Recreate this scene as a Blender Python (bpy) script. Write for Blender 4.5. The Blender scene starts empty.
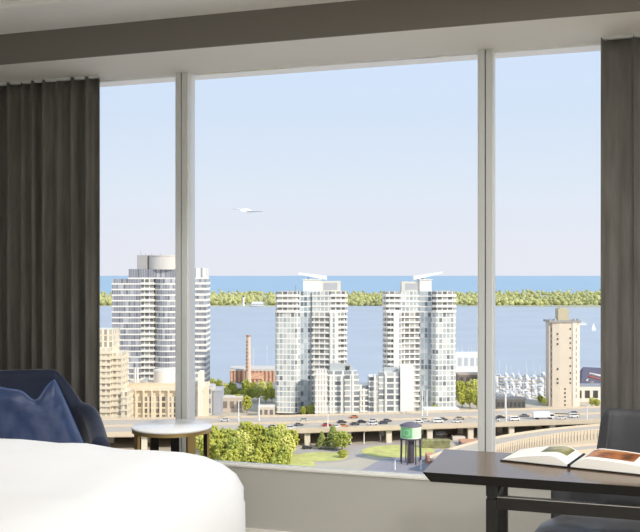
import bpy, math, random
from mathutils import Vector, Matrix, noise as mnoise
random.seed(7)
PI = math.pi
sc = bpy.context.scene
col = sc.collection

# ------------------------------------------------------------------ camera
F = 900.0; TH = math.atan(F/2810.0); EYE = 1.42
CT, ST = math.cos(TH), math.sin(TH)
FW = Vector((-ST, CT, 0)); RT = Vector((CT, ST, 0))
GZ = EYE-79.0                                   # street level
def P(x, Z, z): 
    v = FW*Z + RT*(Z*(x-320)/F); return Vector((v.x, v.y, z))
def G(x, y, h=0.0):                             # point h above the street
    Z = (79.0-h)*F/(y-275); return P(x, Z, GZ+h)
def atY(x, Y, z):
    Z = Y/(CT+(x-320)/F*ST); return P(x, Z, z)
cam = bpy.data.cameras.new('camera'); co = bpy.data.objects.new('camera', cam); col.objects.link(co)
co.location = (0, 0, EYE); co.rotation_euler = (PI/2, 0, TH)
cam.sensor_width = 36; cam.lens = 36*F/640; cam.shift_y = 9/640; cam.clip_start = .05; cam.clip_end = 200000
sc.camera = co

# ------------------------------------------------------------------ materials
def lin(h):
    if isinstance(h, str):
        h = h.lstrip('#'); c = [int(h[i:i+2], 16)/255 for i in (0, 2, 4)]
    else: c = [v/255 for v in h]
    return [((v+.055)/1.055)**2.4 if v > .04045 else v/12.92 for v in c]+[1]
MATS = {}
def mat(name, c, rough=.6, metal=0, spec=.5, var=0, vscale=5, bump=0, bscale=40, sheen=0, coat=0, stretch=None):
    if name in MATS: return MATS[name]
    m = bpy.data.materials.new(name); m.use_nodes = True; nt = m.node_tree; b = nt.nodes['Principled BSDF']
    c = lin(c); b.inputs['Base Color'].default_value = c
    b.inputs['Roughness'].default_value = rough; b.inputs['Metallic'].default_value = metal
    b.inputs['Specular IOR Level'].default_value = spec
    if sheen: b.inputs['Sheen Weight'].default_value = sheen; b.inputs['Sheen Roughness'].default_value = .35
    if coat: b.inputs['Coat Weight'].default_value = coat; b.inputs['Coat Roughness'].default_value = .1
    if var or bump:
        tc = nt.nodes.new('ShaderNodeTexCoord'); mp = nt.nodes.new('ShaderNodeMapping')
        if stretch: mp.inputs['Scale'].default_value = stretch
        nt.links.new(tc.outputs['Object'], mp.inputs['Vector'])
    if var:
        n = nt.nodes.new('ShaderNodeTexNoise'); n.inputs['Scale'].default_value = vscale; n.inputs['Detail'].default_value = 5
        nt.links.new(mp.outputs[0], n.inputs['Vector'])
        r = nt.nodes.new('ShaderNodeValToRGB'); r.color_ramp.elements[0].position = .3; r.color_ramp.elements[1].position = .7
        r.color_ramp.elements[0].color = [v*(1-var) for v in c[:3]]+[1]; r.color_ramp.elements[1].color = [min(1, v*(1+var)) for v in c[:3]]+[1]
        nt.links.new(n.outputs['Fac'], r.inputs['Fac']); nt.links.new(r.outputs[0], b.inputs['Base Color'])
    if bump:
        n2 = nt.nodes.new('ShaderNodeTexNoise'); n2.inputs['Scale'].default_value = bscale; n2.inputs['Detail'].default_value = 3
        nt.links.new(mp.outputs[0], n2.inputs['Vector'])
        bp = nt.nodes.new('ShaderNodeBump'); bp.inputs['Strength'].default_value = bump; bp.inputs['Distance'].default_value = .02
        nt.links.new(n2.outputs['Fac'], bp.inputs['Height']); nt.links.new(bp.outputs[0], b.inputs['Normal'])
    MATS[name] = m; return m

def facade(name, w, frame_w, frame, tones, jit=0):
    """window band: one cell per bay along the wall (UV x in metres), frame between, each bay its own glass/blind tone"""
    m = bpy.data.materials.new(name); m.use_nodes = True; nt = m.node_tree; b = nt.nodes['Principled BSDF']
    N = nt.nodes.new; L = nt.links.new
    uv = N('ShaderNodeUVMap'); sep = N('ShaderNodeSeparateXYZ'); L(uv.outputs[0], sep.inputs[0])
    dv = N('ShaderNodeMath'); dv.operation = 'DIVIDE'; dv.inputs[1].default_value = w; L(sep.outputs[0], dv.inputs[0])
    fl = N('ShaderNodeMath'); fl.operation = 'FLOOR'; L(dv.outputs[0], fl.inputs[0])
    fr = N('ShaderNodeMath'); fr.operation = 'FRACT'; L(dv.outputs[0], fr.inputs[0])
    oi = N('ShaderNodeObjectInfo'); cb = N('ShaderNodeCombineXYZ'); L(fl.outputs[0], cb.inputs[0]); L(oi.outputs['Random'], cb.inputs[1])
    wn = N('ShaderNodeTexWhiteNoise'); wn.noise_dimensions = '2D'; L(cb.outputs[0], wn.inputs['Vector'])
    cr = N('ShaderNodeValToRGB'); cr.color_ramp.interpolation = 'CONSTANT'
    e = cr.color_ramp.elements; e[0].position = 0; e[0].color = lin(tones[0][1]); e[1].position = tones[1][0]; e[1].color = lin(tones[1][1])
    for p, c in tones[2:]:
        q = e.new(p); q.color = lin(c)
    L(wn.outputs['Value'], cr.inputs['Fac'])
    lt = N('ShaderNodeMath'); lt.operation = 'LESS_THAN'; lt.inputs[1].default_value = frame_w/w; L(fr.outputs[0], lt.inputs[0])
    mx = N('ShaderNodeMixRGB'); L(lt.outputs[0], mx.inputs[0]); L(cr.outputs[0], mx.inputs[1]); mx.inputs[2].default_value = lin(frame)
    L(mx.outputs[0], b.inputs['Base Color']); b.inputs['Roughness'].default_value = .35; b.inputs['Specular IOR Level'].default_value = .35
    MATS[name] = m; return m

# ------------------------------------------------------------------ mesh helpers
class MB:
    def __init__(s): s.v = []; s.f = []; s.m = []; s.uv = {}; s.sm = []
    def add(s, vs, fs, mi=0, smooth=False, M=None):
        o = len(s.v)
        s.v += [tuple(M @ Vector(v)) if M else tuple(v) for v in vs]
        for f in fs: s.f.append([i+o for i in f]); s.m.append(mi); s.sm.append(smooth)
        return s
    def box(s, x0, x1, y0, y1, z0, z1, mi=0, M=None):
        return s.add([(x0,y0,z0),(x1,y0,z0),(x1,y1,z0),(x0,y1,z0),(x0,y0,z1),(x1,y0,z1),(x1,y1,z1),(x0,y1,z1)],
            [(3,2,1,0),(4,5,6,7),(0,1,5,4),(1,2,6,5),(2,3,7,6),(3,0,4,7)], mi, False, M)
    def prism(s, poly, z0, z1, mi=0, cap=None, M=None, u0=0):
        """poly counter-clockwise; walls get UVs in metres along the perimeter"""
        n = len(poly); o = len(s.f); b = len(s.v)
        pz = lambda z, p: (M @ Vector((p[0], p[1], z))) if M else (p[0], p[1], z)
        s.v += [tuple(pz(z0, p)) for p in poly]+[tuple(pz(z1, p)) for p in poly]
        u = u0
        for i in range(n):
            j = (i+1) % n; d = math.hypot(poly[j][0]-poly[i][0], poly[j][1]-poly[i][1])
            s.uv[len(s.f)] = [(u, 0), (u+d, 0), (u+d, z1-z0), (u, z1-z0)]
            s.f.append([b+i, b+j, b+n+j, b+n+i]); s.m.append(mi); s.sm.append(False); u += d
        c = mi if cap is None else cap
        s.f.append([b+n+i for i in range(n)]); s.m.append(c); s.sm.append(False)
        s.f.append([b+i for i in reversed(range(n))]); s.m.append(c); s.sm.append(False)
        return s
    def tube(s, pts, r, n=10, mi=0, smooth=True, caps=True, M=None):
        pts = [Vector(p) for p in pts]; rs = r if isinstance(r, (list, tuple)) else [r]*len(pts)
        vs = []; fs = []
        for i, p in enumerate(pts):
            d = (pts[min(i+1, len(pts)-1)]-pts[max(i-1, 0)]).normalized()
            a = Vector((0,0,1)) if abs(d.z) < .9 else Vector((1,0,0))
            e1 = d.cross(a).normalized(); e2 = d.cross(e1)
            for k in range(n):
                t = 2*PI*k/n; vs.append(p+(e1*math.cos(t)+e2*math.sin(t))*rs[i])
        for i in range(len(pts)-1):
            for k in range(n):
                k2 = (k+1) % n; fs.append((i*n+k, i*n+k2, (i+1)*n+k2, (i+1)*n+k))
        s.add(vs, fs, mi, smooth, M)
        if caps:
            s.add(vs[:n], [tuple(range(n))], mi, False, M); s.add(vs[-n:], [tuple(reversed(range(n)))], mi, False, M)
        return s
    def lathe(s, prof, n=32, mi=0, smooth=True, M=None, a0=0, a1=2*PI):
        vs = []; fs = []; full = abs(a1-a0-2*PI) < 1e-6; c = n if full else n+1
        for r, z in prof:
            for k in range(c):
                t = a0+(a1-a0)*k/n; vs.append((r*math.cos(t), r*math.sin(t), z))
        for i in range(len(prof)-1):
            for k in range(n):
                k2 = (k+1) % c; fs.append((i*c+k, i*c+k2, (i+1)*c+k2, (i+1)*c+k))
        return s.add(vs, fs, mi, smooth, M)
    def blob(s, c, r, sub=0, mi=0, jit=.2, sz=1, smooth=True):
        vs, fs = ICO[sub]; 
        s.add([(c[0]+v[0]*r*(1+random.uniform(-jit, jit)), c[1]+v[1]*r*(1+random.uniform(-jit, jit)), c[2]+v[2]*r*sz*(1+random.uniform(-jit, jit))) for v in vs], fs, mi, smooth)
        return s
    def build(s, name, mats, parent=None, loc=None, rotz=0, bevel=0, sub=0):
        me = bpy.data.meshes.new(name); me.from_pydata(s.v, [], s.f)
        for m in (mats if isinstance(mats, (list, tuple)) else [mats]): me.materials.append(m)
        me.polygons.foreach_set('material_index', s.m); me.polygons.foreach_set('use_smooth', s.sm)
        if s.uv:
            ul = me.uv_layers.new(name='UVMap')
            for fi, uvs in s.uv.items():
                for k, li in enumerate(me.polygons[fi].loop_indices): ul.data[li].uv = uvs[k]
        me.update()
        o = bpy.data.objects.new(name, me); col.objects.link(o)
        if parent: o.parent = parent
        if loc is not None: o.location = loc
        o.rotation_euler.z = rotz
        if bevel:
            b = o.modifiers.new('bevel', 'BEVEL'); b.width = bevel; b.segments = 3; b.limit_method = 'ANGLE'
            b.harden_normals = False
        if sub:
            q = o.modifiers.new('sub', 'SUBSURF'); q.levels = sub; q.render_levels = sub
        return o
def _ico():
    t = (1+5**.5)/2
    v = [Vector(p).normalized() for p in [(-1,t,0),(1,t,0),(-1,-t,0),(1,-t,0),(0,-1,t),(0,1,t),(0,-1,-t),(0,1,-t),(t,0,-1),(t,0,1),(-t,0,-1),(-t,0,1)]]
    f = [(0,11,5),(0,5,1),(0,1,7),(0,7,10),(0,10,11),(1,5,9),(5,11,4),(11,10,2),(10,7,6),(7,1,8),(3,9,4),(3,4,2),(3,2,6),(3,6,8),(3,8,9),(4,9,5),(2,4,11),(6,2,10),(8,6,7),(9,8,1)]
    out = [(v, f)]
    v2 = list(v); f2 = []; c = {}
    def mid(a, b):
        k = (min(a,b), max(a,b))
        if k not in c: c[k] = len(v2); v2.append(((v2[a]+v2[b])/2).normalized())
        return c[k]
    for a, b, d in f:
        x, y, z = mid(a,b), mid(b,d), mid(d,a); f2 += [(a,x,z),(b,y,x),(d,z,y),(x,y,z)]
    out.append((v2, f2)); return out
ICO = _ico()
def tag(o, label, cat, group=None, kind=None):
    o['label'] = label; o['category'] = cat
    if group: o['group'] = group
    if kind: o['kind'] = kind
    return o
def thing(name, label, cat, loc=(0,0,0), rotz=0, group=None):
    o = bpy.data.objects.new(name, None); o.empty_display_size = .1; col.objects.link(o)
    o.location = loc; o.rotation_euler.z = rotz; return tag(o, label, cat, group)
def struct(name, mb, m, **k):
    o = mb.build(name, m, **k); o['kind'] = 'structure'; return o
KIDS = {}
def kids(o): return [c for c in bpy.data.objects if c.parent == o]
def copy_tree(o, loc, rotz, label=None, group=None, scale=None):
    c = o.copy(); col.objects.link(c); c.location = loc; c.rotation_euler.z = rotz
    if label: c['label'] = label
    if group: c['group'] = group
    if scale: c.scale = scale
    for k in kids(o):
        d = k.copy(); col.objects.link(d); d.parent = c
        for g in kids(k):
            e = g.copy(); col.objects.link(e); e.parent = d
    return c

# ================================================================== THE ROOM
YW = 4.30; ZT = 2.49; ZS = .440; ZC = 2.64; XL = -3.75; XR = 2.6; YB = -2.2
wallm = mat('wall_paint', '#bdbbb3', .75, var=.02, vscale=2)
ceilm = mat('ceiling_paint', '#eeece7', .8, var=.015, vscale=2)
fascm = mat('bulkhead_paint', '#77726b', .8, var=.02, vscale=2)  # fascia gets a darker grey than soffit and ceiling
trimm = mat('trim_paint', '#e6e3da', .45)
framem = mat('window_frame_metal', '#cfd1cf', .4, metal=.0, spec=.4)
framew = mat('window_frame_white', '#e9e8e2', .4)
darkgap = mat('gasket_rubber', '#77787a', .8)

m = MB().box(XL, XR, YB, YW+.2, -.12, 0)
struct('floor', m, mat('carpet_taupe', '#b3aca0', .95, var=.12, vscale=60, bump=.3, bscale=200))
m = MB().box(XL, XR, YB, YW+.2, ZC, ZC+.15)
struct('ceiling', m, ceilm)
m = MB().box(XL-.15, XL, YB, YW+.2, -.12, ZC+.15); struct('wall_left', m, wallm)
m = MB().box(XR, XR+.15, YB, YW+.2, -.12, ZC+.15); struct('wall_right', m, wallm)
m = MB().box(XL-.15, XR+.15, YB-.15, YB, -.12, ZC+.15); struct('wall_back', m, wallm)
m = MB().box(XL, XR, YW, YW+.05, 0, ZS-.012)
struct('wall_front', m, wallm)
# bulkhead over the window
m = MB().box(XL, XR, 3.87, YW+.2, ZT, ZC)
struct('trim_1', m, mat('soffit_paint', '#eeebe4', .8))
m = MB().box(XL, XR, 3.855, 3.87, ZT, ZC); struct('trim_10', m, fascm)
m = MB().prism([(3.40, ZC-.0), (3.40, ZC-.012), (3.415, ZC-.022), (3.46, ZC-.022), (3.475, ZC-.012), (3.475, ZC)], XL, XR,
               M=Matrix(((0,0,1,0),(1,0,0,0),(0,1,0,0),(0,0,0,1))))
struct('trim_2', m, ceilm)
# baseboard
m = MB().box(XL, XR, YW-.016, YW, 0, .10).box(XL, XR, YW-.011, YW, .10, .118)
struct('baseboard_front', m, trimm)
# window sill
m = MB().box(XL, XR, YW-.006, YW+.05, ZS-.012, ZS)
struct('trim_3', m, trimm, bevel=.003)
# window frames, mullions, panes
mull = [-3.70, atY(181.2, YW, 1).x, atY(485.3, YW, 1).x, 1.02, 2.55]
for i in range(4):
    xa, xb = mull[i], mull[i+1]
    wn = bpy.data.objects.new('window_%d' % (i+1), None); col.objects.link(wn); wn['kind'] = 'structure'; wn.location = ((xa+xb)/2, YW, ZS)
    X0, X1, h = xa-(xa+xb)/2+.031, xb-(xa+xb)/2-.031, ZT-ZS
    f = MB().box(X0, X1, .026, .05, 0, .005).box(X0, X1, .05, .09, h-.010, h).box(X0, X0+.006, .006, .09, 0, h).box(X1-.006, X1, .006, .09, 0, h)
    f.build('window_frame', framew, wn)
for i, xm in enumerate(mull):
    f = MB().box(xm-.031, xm-.003, -.0, .09, ZS, ZT).box(xm+.003, xm+.031, 0, .09, ZS, ZT).box(xm-.003, xm+.003, .008, .09, ZS, ZT, 1)
    o = struct('trim_%d' % (i+4), f, [framem, darkgap], loc=(0, YW, 0))
g = bpy.data.materials.new('window_glass'); g.use_nodes = True; nt = g.node_tree; nt.nodes.clear()
out = nt.nodes.new('ShaderNodeOutputMaterial'); tr = nt.nodes.new('ShaderNodeBsdfTransparent'); gl = nt.nodes.new('ShaderNodeBsdfGlossy')
gl.inputs['Roughness'].default_value = .0; mx = nt.nodes.new('ShaderNodeMixShader'); fz = nt.nodes.new('ShaderNodeFresnel'); fz.inputs[0].default_value = 1.22
nt.links.new(fz.outputs[0], mx.inputs[0]); nt.links.new(tr.outputs[0], mx.inputs[1]); nt.links.new(gl.outputs[0], mx.inputs[2]); nt.links.new(mx.outputs[0], out.inputs[0])
for i in range(4):
    xa, xb = mull[i], mull[i+1]; wn = bpy.data.objects['window_%d' % (i+1)]
    MB().box(xa-(xa+xb)/2+.031, xb-(xa+xb)/2-.031, .036, .042, .005, ZT-ZS-.01).build('glass_pane', g, wn)

# curtains
def curtain(name, x0, x1, label, seedv, nf, amp, clump=1.0):
    rnd = random.Random(seedv); m = MB(); n = int((x1-x0)/.0055); rows = 26; vs = []; fs = []
    ph = [rnd.uniform(0, 6.28) for _ in range(6)]
    for j in range(rows+1):
        z = .015+(ZT-.022)*j/rows; t = j/rows
        for i in range(n+1):
            s = i/n; w = s*nf*2*PI+.9*math.sin(s*9+ph[0])*clump+.5*math.sin(s*23+ph[1])+.12*math.sin(t*3+s*30+ph[4])
            a = amp*(.55+.45*math.sin(s*17+ph[2])**2)
            y = a*(abs(math.sin(w/2))**.8*2-1)+.006*math.sin(s*60+ph[3]+t)
            x = x0+(x1-x0)*s+.012*math.sin(2*w+ph[5])*.4
            vs.append((x, y, z))
    c = n+1
    for j in range(rows):
        for i in range(n): fs.append((j*c+i, j*c+i+1, (j+1)*c+i+1, (j+1)*c+i))
    m.add(vs, fs, 0, True)
    r = thing(name, label, 'curtain', (0, YW-.072, 0))
    o = m.build('drape', mat('curtain_velvet', '#67645e', .85, var=.22, vscale=9, bump=.15, bscale=120, sheen=.25, stretch=(3, 3, .35)), r)
    s = o.modifiers.new('solid', 'SOLIDIFY'); s.thickness = .004
    MB().box(x0, x1, -.012, .012, ZT-.016, ZT-.001).build('curtain_track', framem, r)
    return r
XLC = atY(101, YW-.06, 1).x; XRC = atY(602.5, YW-.06, 1).x
curtain('curtain', XL+.02, XLC, 'dark taupe velvet curtain hanging in folds behind the navy armchair', 3, 14, .036)
curtain('curtain', XRC, XRC+.95, 'dark taupe velvet curtain behind the grey desk chair at the right end of window', 9, 8, .045, .6)

# ------------------------------------------------------------------ bed
bedw = mat('bed_linen', '#e2e2e2', .8, bump=.12, bscale=9, var=.01, vscale=3, sheen=.1)
XF = -1.165; YF = 2.965; BT = .812
def duvet():
    m = MB(); nx, ny = 64, 64; X0, X1, Y0, Y1 = -3.62, XF, .55, YF; zb = .22
    cx, cy, hx, hy = (X0+X1)/2, (Y0+Y1)/2, (X1-X0)/2, (Y1-Y0)/2
    R = .24; vs = []; fs = []
    def surf(u, v):
        # u,v in [-1,1] on an unfolded sheet; returns point on rounded box skin
        Lx = hx-R; arc = R*PI/2; drop = BT-R-zb
        def leg(t, L):
            s = abs(t)*(L+arc+drop)
            if s <= L: return s, 0.0, 0
            if s <= L+arc:
                a = (s-L)/R; return L+R*math.sin(a), R*(1-math.cos(a)), a
            return L+R, R+(s-L-arc), PI/2
        ax, dx, _ = leg(u, hx-R); ay, dy, _ = leg(v, hy-R)
        # superellipse corner rounding of the plan
        d = max(dx, dy) if min(dx, dy) <= 0 else (dx**2.4+dy**2.4)**(1/2.4)
        d = min(d, BT-zb)
        x = math.copysign(ax, u); y = math.copysign(ay, v)
        # pull plan corner in
        ex = max(0, abs(x)-(hx-R)); ey = max(0, abs(y)-(hy-R)); e = math.hypot(ex, ey)
        if e > R: x = math.copysign(hx-R+ex*R/e, x); y = math.copysign(hy-R+ey*R/e, y)
        z = BT-d
        puff = .012*mnoise.noise(Vector((x*2.2, y*2.2, z*2)))+.006*mnoise.noise(Vector((x*7, y*7, z*5)))
        return (cx+x+(puff if dx > R*.6 else 0), cy+y, z+puff)
    for j in range(ny+1):
        for i in range(nx+1): vs.append(surf(2*i/nx-1, 2*j/ny-1))
    c = nx+1
    for j in range(ny):
        for i in range(nx): fs.append((j*c+i, j*c+i+1, (j+1)*c+i+1, (j+1)*c+i))
    return m.add(vs, fs, 0, True)
bed = thing('bed', 'large bed with plump white duvet in the lower left foreground', 'bed', (0, 0, 0))
d = duvet().build('duvet', bedw, bed); d.modifiers.new('solid', 'SOLIDIFY').thickness = -.015
MB().box(-3.56, XF-.08, .62, YF-.08, .06, .215).build('bed_base', mat('bed_base_fabric', '#5a554d', .9), bed, bevel=.01)
MB().box(-3.735, -3.64, .45, YF+.05, .0, 1.25).build('headboard', mat('headboard_fabric', '#8d8578', .85, bump=.2), bed, bevel=.03)
pts = []
R_ = .27
for k in range(0, 40):
    t = k/39
    if t < .5: pts.append((XF+.002-(1-math.cos(0))*0, .9+(YF-.24-.9)*t*2, .595+.004*math.sin(k*1.7)))
    else:
        a = (t-.5)*2*PI/2; pts.append((XF-.24+.242*math.cos(a), YF-.24+.242*math.sin(a), .595+.004*math.sin(k*1.7)))
MB().tube(pts, .005, 8).build('piping', bedw, d)
for (x, y) in ((-3.4, .8), (-3.4, YF-.3), (XF-.3, .8), (XF-.3, YF-.3)):
    MB().tube([(x, y, 0), (x, y, .06)], .03, 14).build('leg', mat('dark_wood', '#2b2320', .4), bed)

# ------------------------------------------------------------------ barrel chairs
def shell_mesh(W, D, hfun, thick, z0, lean=0.0, n=56, arm=.55, pw=2.6, flare=0.0):
    """U shaped upholstered shell, open towards -Y; hfun(t) top height, t=-1..1 (0 = middle of the back)"""
    m = MB(); vs = []; path = []
    for i in range(n+1):
        t = -1+2*i/n; a = t*(PI/2+arm)
        ca, sa = math.cos(a), math.sin(a)
        if abs(a) <= PI/2:
            x = math.copysign(abs(sa)**(2/pw), sa)*W/2; y = abs(ca)**(2/pw)*D*.5
        else:
            x = math.copysign(W/2, sa)-math.copysign((abs(a)-PI/2)**2*.06, sa); y = -(abs(a)-PI/2)*D*.95
        path.append((x, y, t))
    prof = 14; rings = []
    for i, (x, y, t) in enumerate(path):
        p0 = Vector(path[max(i-1, 0)][:2]); p1 = Vector(path[min(i+1, n)][:2]); d = (p1-p0).normalized(); nn = Vector((d.y, -d.x)) # outward
        if nn.dot(Vector((x, y-.0))) < 0: nn = -nn
        H = hfun(t); th = thick; ring = []
        endf = min(1.0, max(.0, (1-abs(t))/.05)); endf = (1-(1-endf)**2)**.5 if endf < 1 else 1
        th2 = th*(.25+.75*endf); H = z0+(H-z0)*(.93+.07*endf)
        for k in range(prof):
            # outer bottom -> outer top -> rounded -> inner top -> inner bottom
            if k < 5: o_, zz = 0.0, z0+(H-z0-th2*.5)*k/4
            elif k < 9:
                a = (k-4)/5*PI; o_, zz = th2/2*(1-math.cos(a)), H-th2*.5+th2*.5*math.sin(a)
            else: o_, zz = th2, H-th2*.5-(H-z0-th2*.5)*(k-9)/4
            q = Vector((x, y))-nn*o_
            f = (zz-z0)/max(.01, .9-z0)
            ln = lean*f*max(0, math.cos(t*1.6))
            q = q+nn*(flare*f)
            ring.append((q.x, q.y+ln, zz))
        rings.append(ring)
    for r in rings: vs += r
    fs = []
    for i in range(n):
        for k in range(prof-1): fs.append((i*prof+k, (i+1)*prof+k, (i+1)*prof+k+1, i*prof+k+1))
        fs.append((i*prof+prof-1, (i+1)*prof+prof-1, (i+1)*prof, i*prof))
    fs.append(tuple(range(prof))); fs.append(tuple(n*prof+k for k in reversed(range(prof))))
    return m.add(vs, fs, 0, True)
def cushion_pad(w, d, z0, z1, r=.05, crown=.02):
    m = MB(); n = 26; vs = []; fs = []
    for side in (0, 1):
        for j in range(n+1):
            for i in range(n+1):
                u = 2*i/n-1; v = 2*j/n-1
                e = (abs(u)**6+abs(v)**6)**(1/6) if (u or v) else 0
                x = u*w/2; y = v*d/2
                # square -> rounded square
                k = max(abs(u), abs(v)); l = (abs(u)**5+abs(v)**5)**(1/5) if k > 0 else 1
                if k > 0: x *= k/l; y *= k/l
                h = (1-max(0, min(1, k))**8)**.5
                zc = (z0+z1)/2; z = zc+(1 if side else -1)*((z1-z0)/2*h+(crown*(1-k*k) if side else 0))
                vs.append((x, y, z))
    c = n+1; o = c*c
    for j in range(n):
        for i in range(n):
            a = j*c+i; fs.append((o+a, o+a+1, o+a+c+1, o+a+c)); fs.append((a+c, a+c+1, a+1, a))
    return m.add(vs, fs, 0, True)

navy = mat('navy_velvet', '#16213a', .75, sheen=.35, var=.12, vscale=14, bump=.1, bscale=60)
blue = mat('blue_satin', '#1b3058', .5, sheen=.35, var=.1, vscale=8, bump=.15, bscale=25)
blacklegs = mat('black_wood', '#191615', .45)
AC = Vector((-2.68, 3.62, 0)); AR = math.radians(38)
ac = thing('armchair', 'navy blue velvet armchair with curved low arms in front of the left curtain', 'armchair', AC, AR)
def hA(t):
    a = abs(t); 
    def sm(e0, e1, x):
        x = max(0, min(1, (x-e0)/(e1-e0))); return x*x*(3-2*x)
    return .932-.165*sm(.2, .5, a)-.10*sm(.55, 1, a)
shell_mesh(.84, .78, hA, .085, .14, lean=.05, arm=.42).build('shell', navy, ac)
cushion_pad(.64, .62, .26, .44, crown=.03).build('seat', navy, ac, loc=(0, -.03, 0))
MB().tube([(.36*math.sin(a), .0+.36*math.cos(a)-.02, .16) for a in [-1.2+2.4*i/20 for i in range(21)]], .006, 6).build('piping', blue, ac)
for sx in (-1, 1):
    for y in (-.24, .24):
        MB().tube([(sx*.27, y, 0), (sx*.24, y*.9, .3)], [.014, .022], 12).build('leg', blacklegs, ac)

# throw pillow leaning in the armchair
def pillow_mesh(w, h, t):
    n = 34; m = MB(); vs = []; fs = []
    for side in (-1, 1):
        for j in range(n+1):
            for i in range(n+1):
                u = 2*i/n-1; v = 2*j/n-1
                # pinched edges: corners stick out
                x = u*w/2*(1-.11*(1-abs(v)**2.0)*abs(u)**2); y = v*h/2*(1-.13*(1-abs(u)**2.0)*abs(v)**2)
                x *= 1-.58*((v+1)/2)**1.5; y -= .055*math.exp(-((u-.36)/.32)**2)*((v+1)/2)**2.5
                k = (1-u**4)*(1-v**4); th = t/2*max(0, k)**.55
                wr = .010*mnoise.noise(Vector((u*3.1, v*3.3, side)))*max(0,k)**.3
                cr = .008*math.sin(18*(u-v)+3*mnoise.noise(Vector((u*2, v*2, 4))))*max(0, (u+v)/2)**2*max(0, k)**.5
                vs.append((x, side*(th+wr+cr), y))
    c = n+1; o = c*c
    for j in range(n):
        for i in range(n):
            a = j*c+i; fs.append((a, a+1, a+c+1, a+c)); fs.append((o+a+c, o+a+c+1, o+a+1, o+a))
    return m.add(vs, fs, 0, True)
pl = thing('throw_pillow', 'square dark blue satin pillow leaning in the navy armchair', 'pillow')
pm = pillow_mesh(.60, .46, .17); pm.build('pillow_cover', blue, pl)
ed = []
for k in range(80):
    a = k/80*4; s = int(a); q = (a-s)*2-1
    u, v = [(q, -1), (1, q), (-q, 1), (-1, -q)][s]
    ed.append((u*.30*(1-.11*(1-abs(v)**2)*abs(u)**2)*(1-.58*((v+1)/2)**1.5), 0, v*.23*(1-.13*(1-abs(u)**2)*abs(v)**2)-.055*math.exp(-((u-.36)/.32)**2)*((v+1)/2)**2.5))
MB().tube(ed+[ed[0]], .0035, 6).build('piping', mat('blue_piping', '#3c5a8e', .5), pl)
pl.location = P(26, 3.80, .738); pl.rotation_euler = (math.radians(-16), math.radians(-4), TH+math.radians(12))

# ------------------------------------------------------------------ side table
TZ = .682; tc_ = P(172, 4.42, 0)
brass = mat('brushed_brass', '#b59a66', .35, metal=.6)
blackm = mat('black_metal', '#15130f', .4, metal=.3)
st = thing('side_table', 'round side table with white top and flat brass legs beside the armchair', 'table', (tc_.x, tc_.y, 0), TH)
RTb = 40/F*4.42
MB().lathe([(0, TZ-.012), (RTb-.004, TZ-.012), (RTb, TZ-.008), (RTb, TZ-.003), (RTb-.003, TZ), (0, TZ)], 64).build('tabletop', mat('white_marble', '#fbfbfa', .1, var=.02, vscale=6), st)
MB().lathe([(RTb-.016, TZ-.028), (RTb-.003, TZ-.028), (RTb-.003, TZ-.012), (RTb-.016, TZ-.012), (RTb-.016, TZ-.028)], 64, smooth=False).build('rim_band', brass, st)
for i, (xo, back) in enumerate(((-33, 0), (-25, 1), (-3, 1), (25, 0), (35, 1))):
    s = xo/40; a = math.asin(s); ang = (-PI/2+a) if not back else (PI/2-a)
    M = Matrix.Rotation(ang, 4, 'Z')
    MB().box(RTb-.02, RTb-.008, -.021, .021, .0, TZ-.02, 0, M).box(RTb-.024, RTb-.02, -.021, .021, .0, TZ-.02, 1, M).build('leg', [brass, blackm], st)
MB().lathe([(RTb-.022, .0), (RTb-.006, .0), (RTb-.006, .012), (RTb-.022, .012), (RTb-.022, 0)], 64, smooth=False).build('base_ring', brass, st)

# ------------------------------------------------------------------ desk
DX0 = -.600; DX1 = 1.15; DY0 = 3.022; DY1 = 3.445; DT = .75
wood = bpy.data.materials.new('dark_polished_wood'); wood.use_nodes = True; nt = wood.node_tree; b = nt.nodes['Principled BSDF']
tcn = nt.nodes.new('ShaderNodeTexCoord'); mp = nt.nodes.new('ShaderNodeMapping'); mp.inputs['Scale'].default_value = (1.2, 26, 26)
nz = nt.nodes.new('ShaderNodeTexNoise'); nz.inputs['Scale'].default_value = 2.2; nz.inputs['Detail'].default_value = 6
cr = nt.nodes.new('ShaderNodeValToRGB'); cr.color_ramp.elements[0].color = lin('#4a3a2d'); cr.color_ramp.elements[1].color = lin('#665140')
nt.links.new(tcn.outputs['Object'], mp.inputs[0]); nt.links.new(mp.outputs[0], nz.inputs['Vector']); nt.links.new(nz.outputs['Fac'], cr.inputs[0]); nt.links.new(cr.outputs[0], b.inputs['Base Color'])
b.inputs['Roughness'].default_value = .16; b.inputs['Specular IOR Level'].default_value = .75; b.inputs['Specular Tint'].default_value = (1, .82, .62, 1)
desk = thing('desk', 'dark polished wood writing desk with slanted edge and open book on it', 'desk', (DX0, DY0, 0))
W_, D_ = DX1-DX0, DY1-DY0
m = MB()
a = [(0,0),(W_,0),(W_,D_),(0,D_)]; i_ = .024
bt = [(i_,.012),(W_-i_,.012),(W_-i_,D_-.012),(i_,D_-.012)]
vs = [(x, y, DT) for x, y in a]+[(x, y, DT-.003) for x, y in a]+[(x, y, DT-.034) for x, y in bt]
fs = [(0,1,2,3), (11,10,9,8)]
for k in range(4):
    k2 = (k+1) % 4; fs += [(4+k,4+k2,k2,k), (8+k,8+k2,4+k2,4+k)]
m.add(vs, fs[:1], 0); m.add(vs, fs[1:], 1)
m.build('desktop', [wood, mat('black_edge', '#0b0a0b', .35, spec=.3)], desk)
dkl = mat('desk_leg_wood', '#0c0a09', .4, coat=0)
lx = .208
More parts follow.
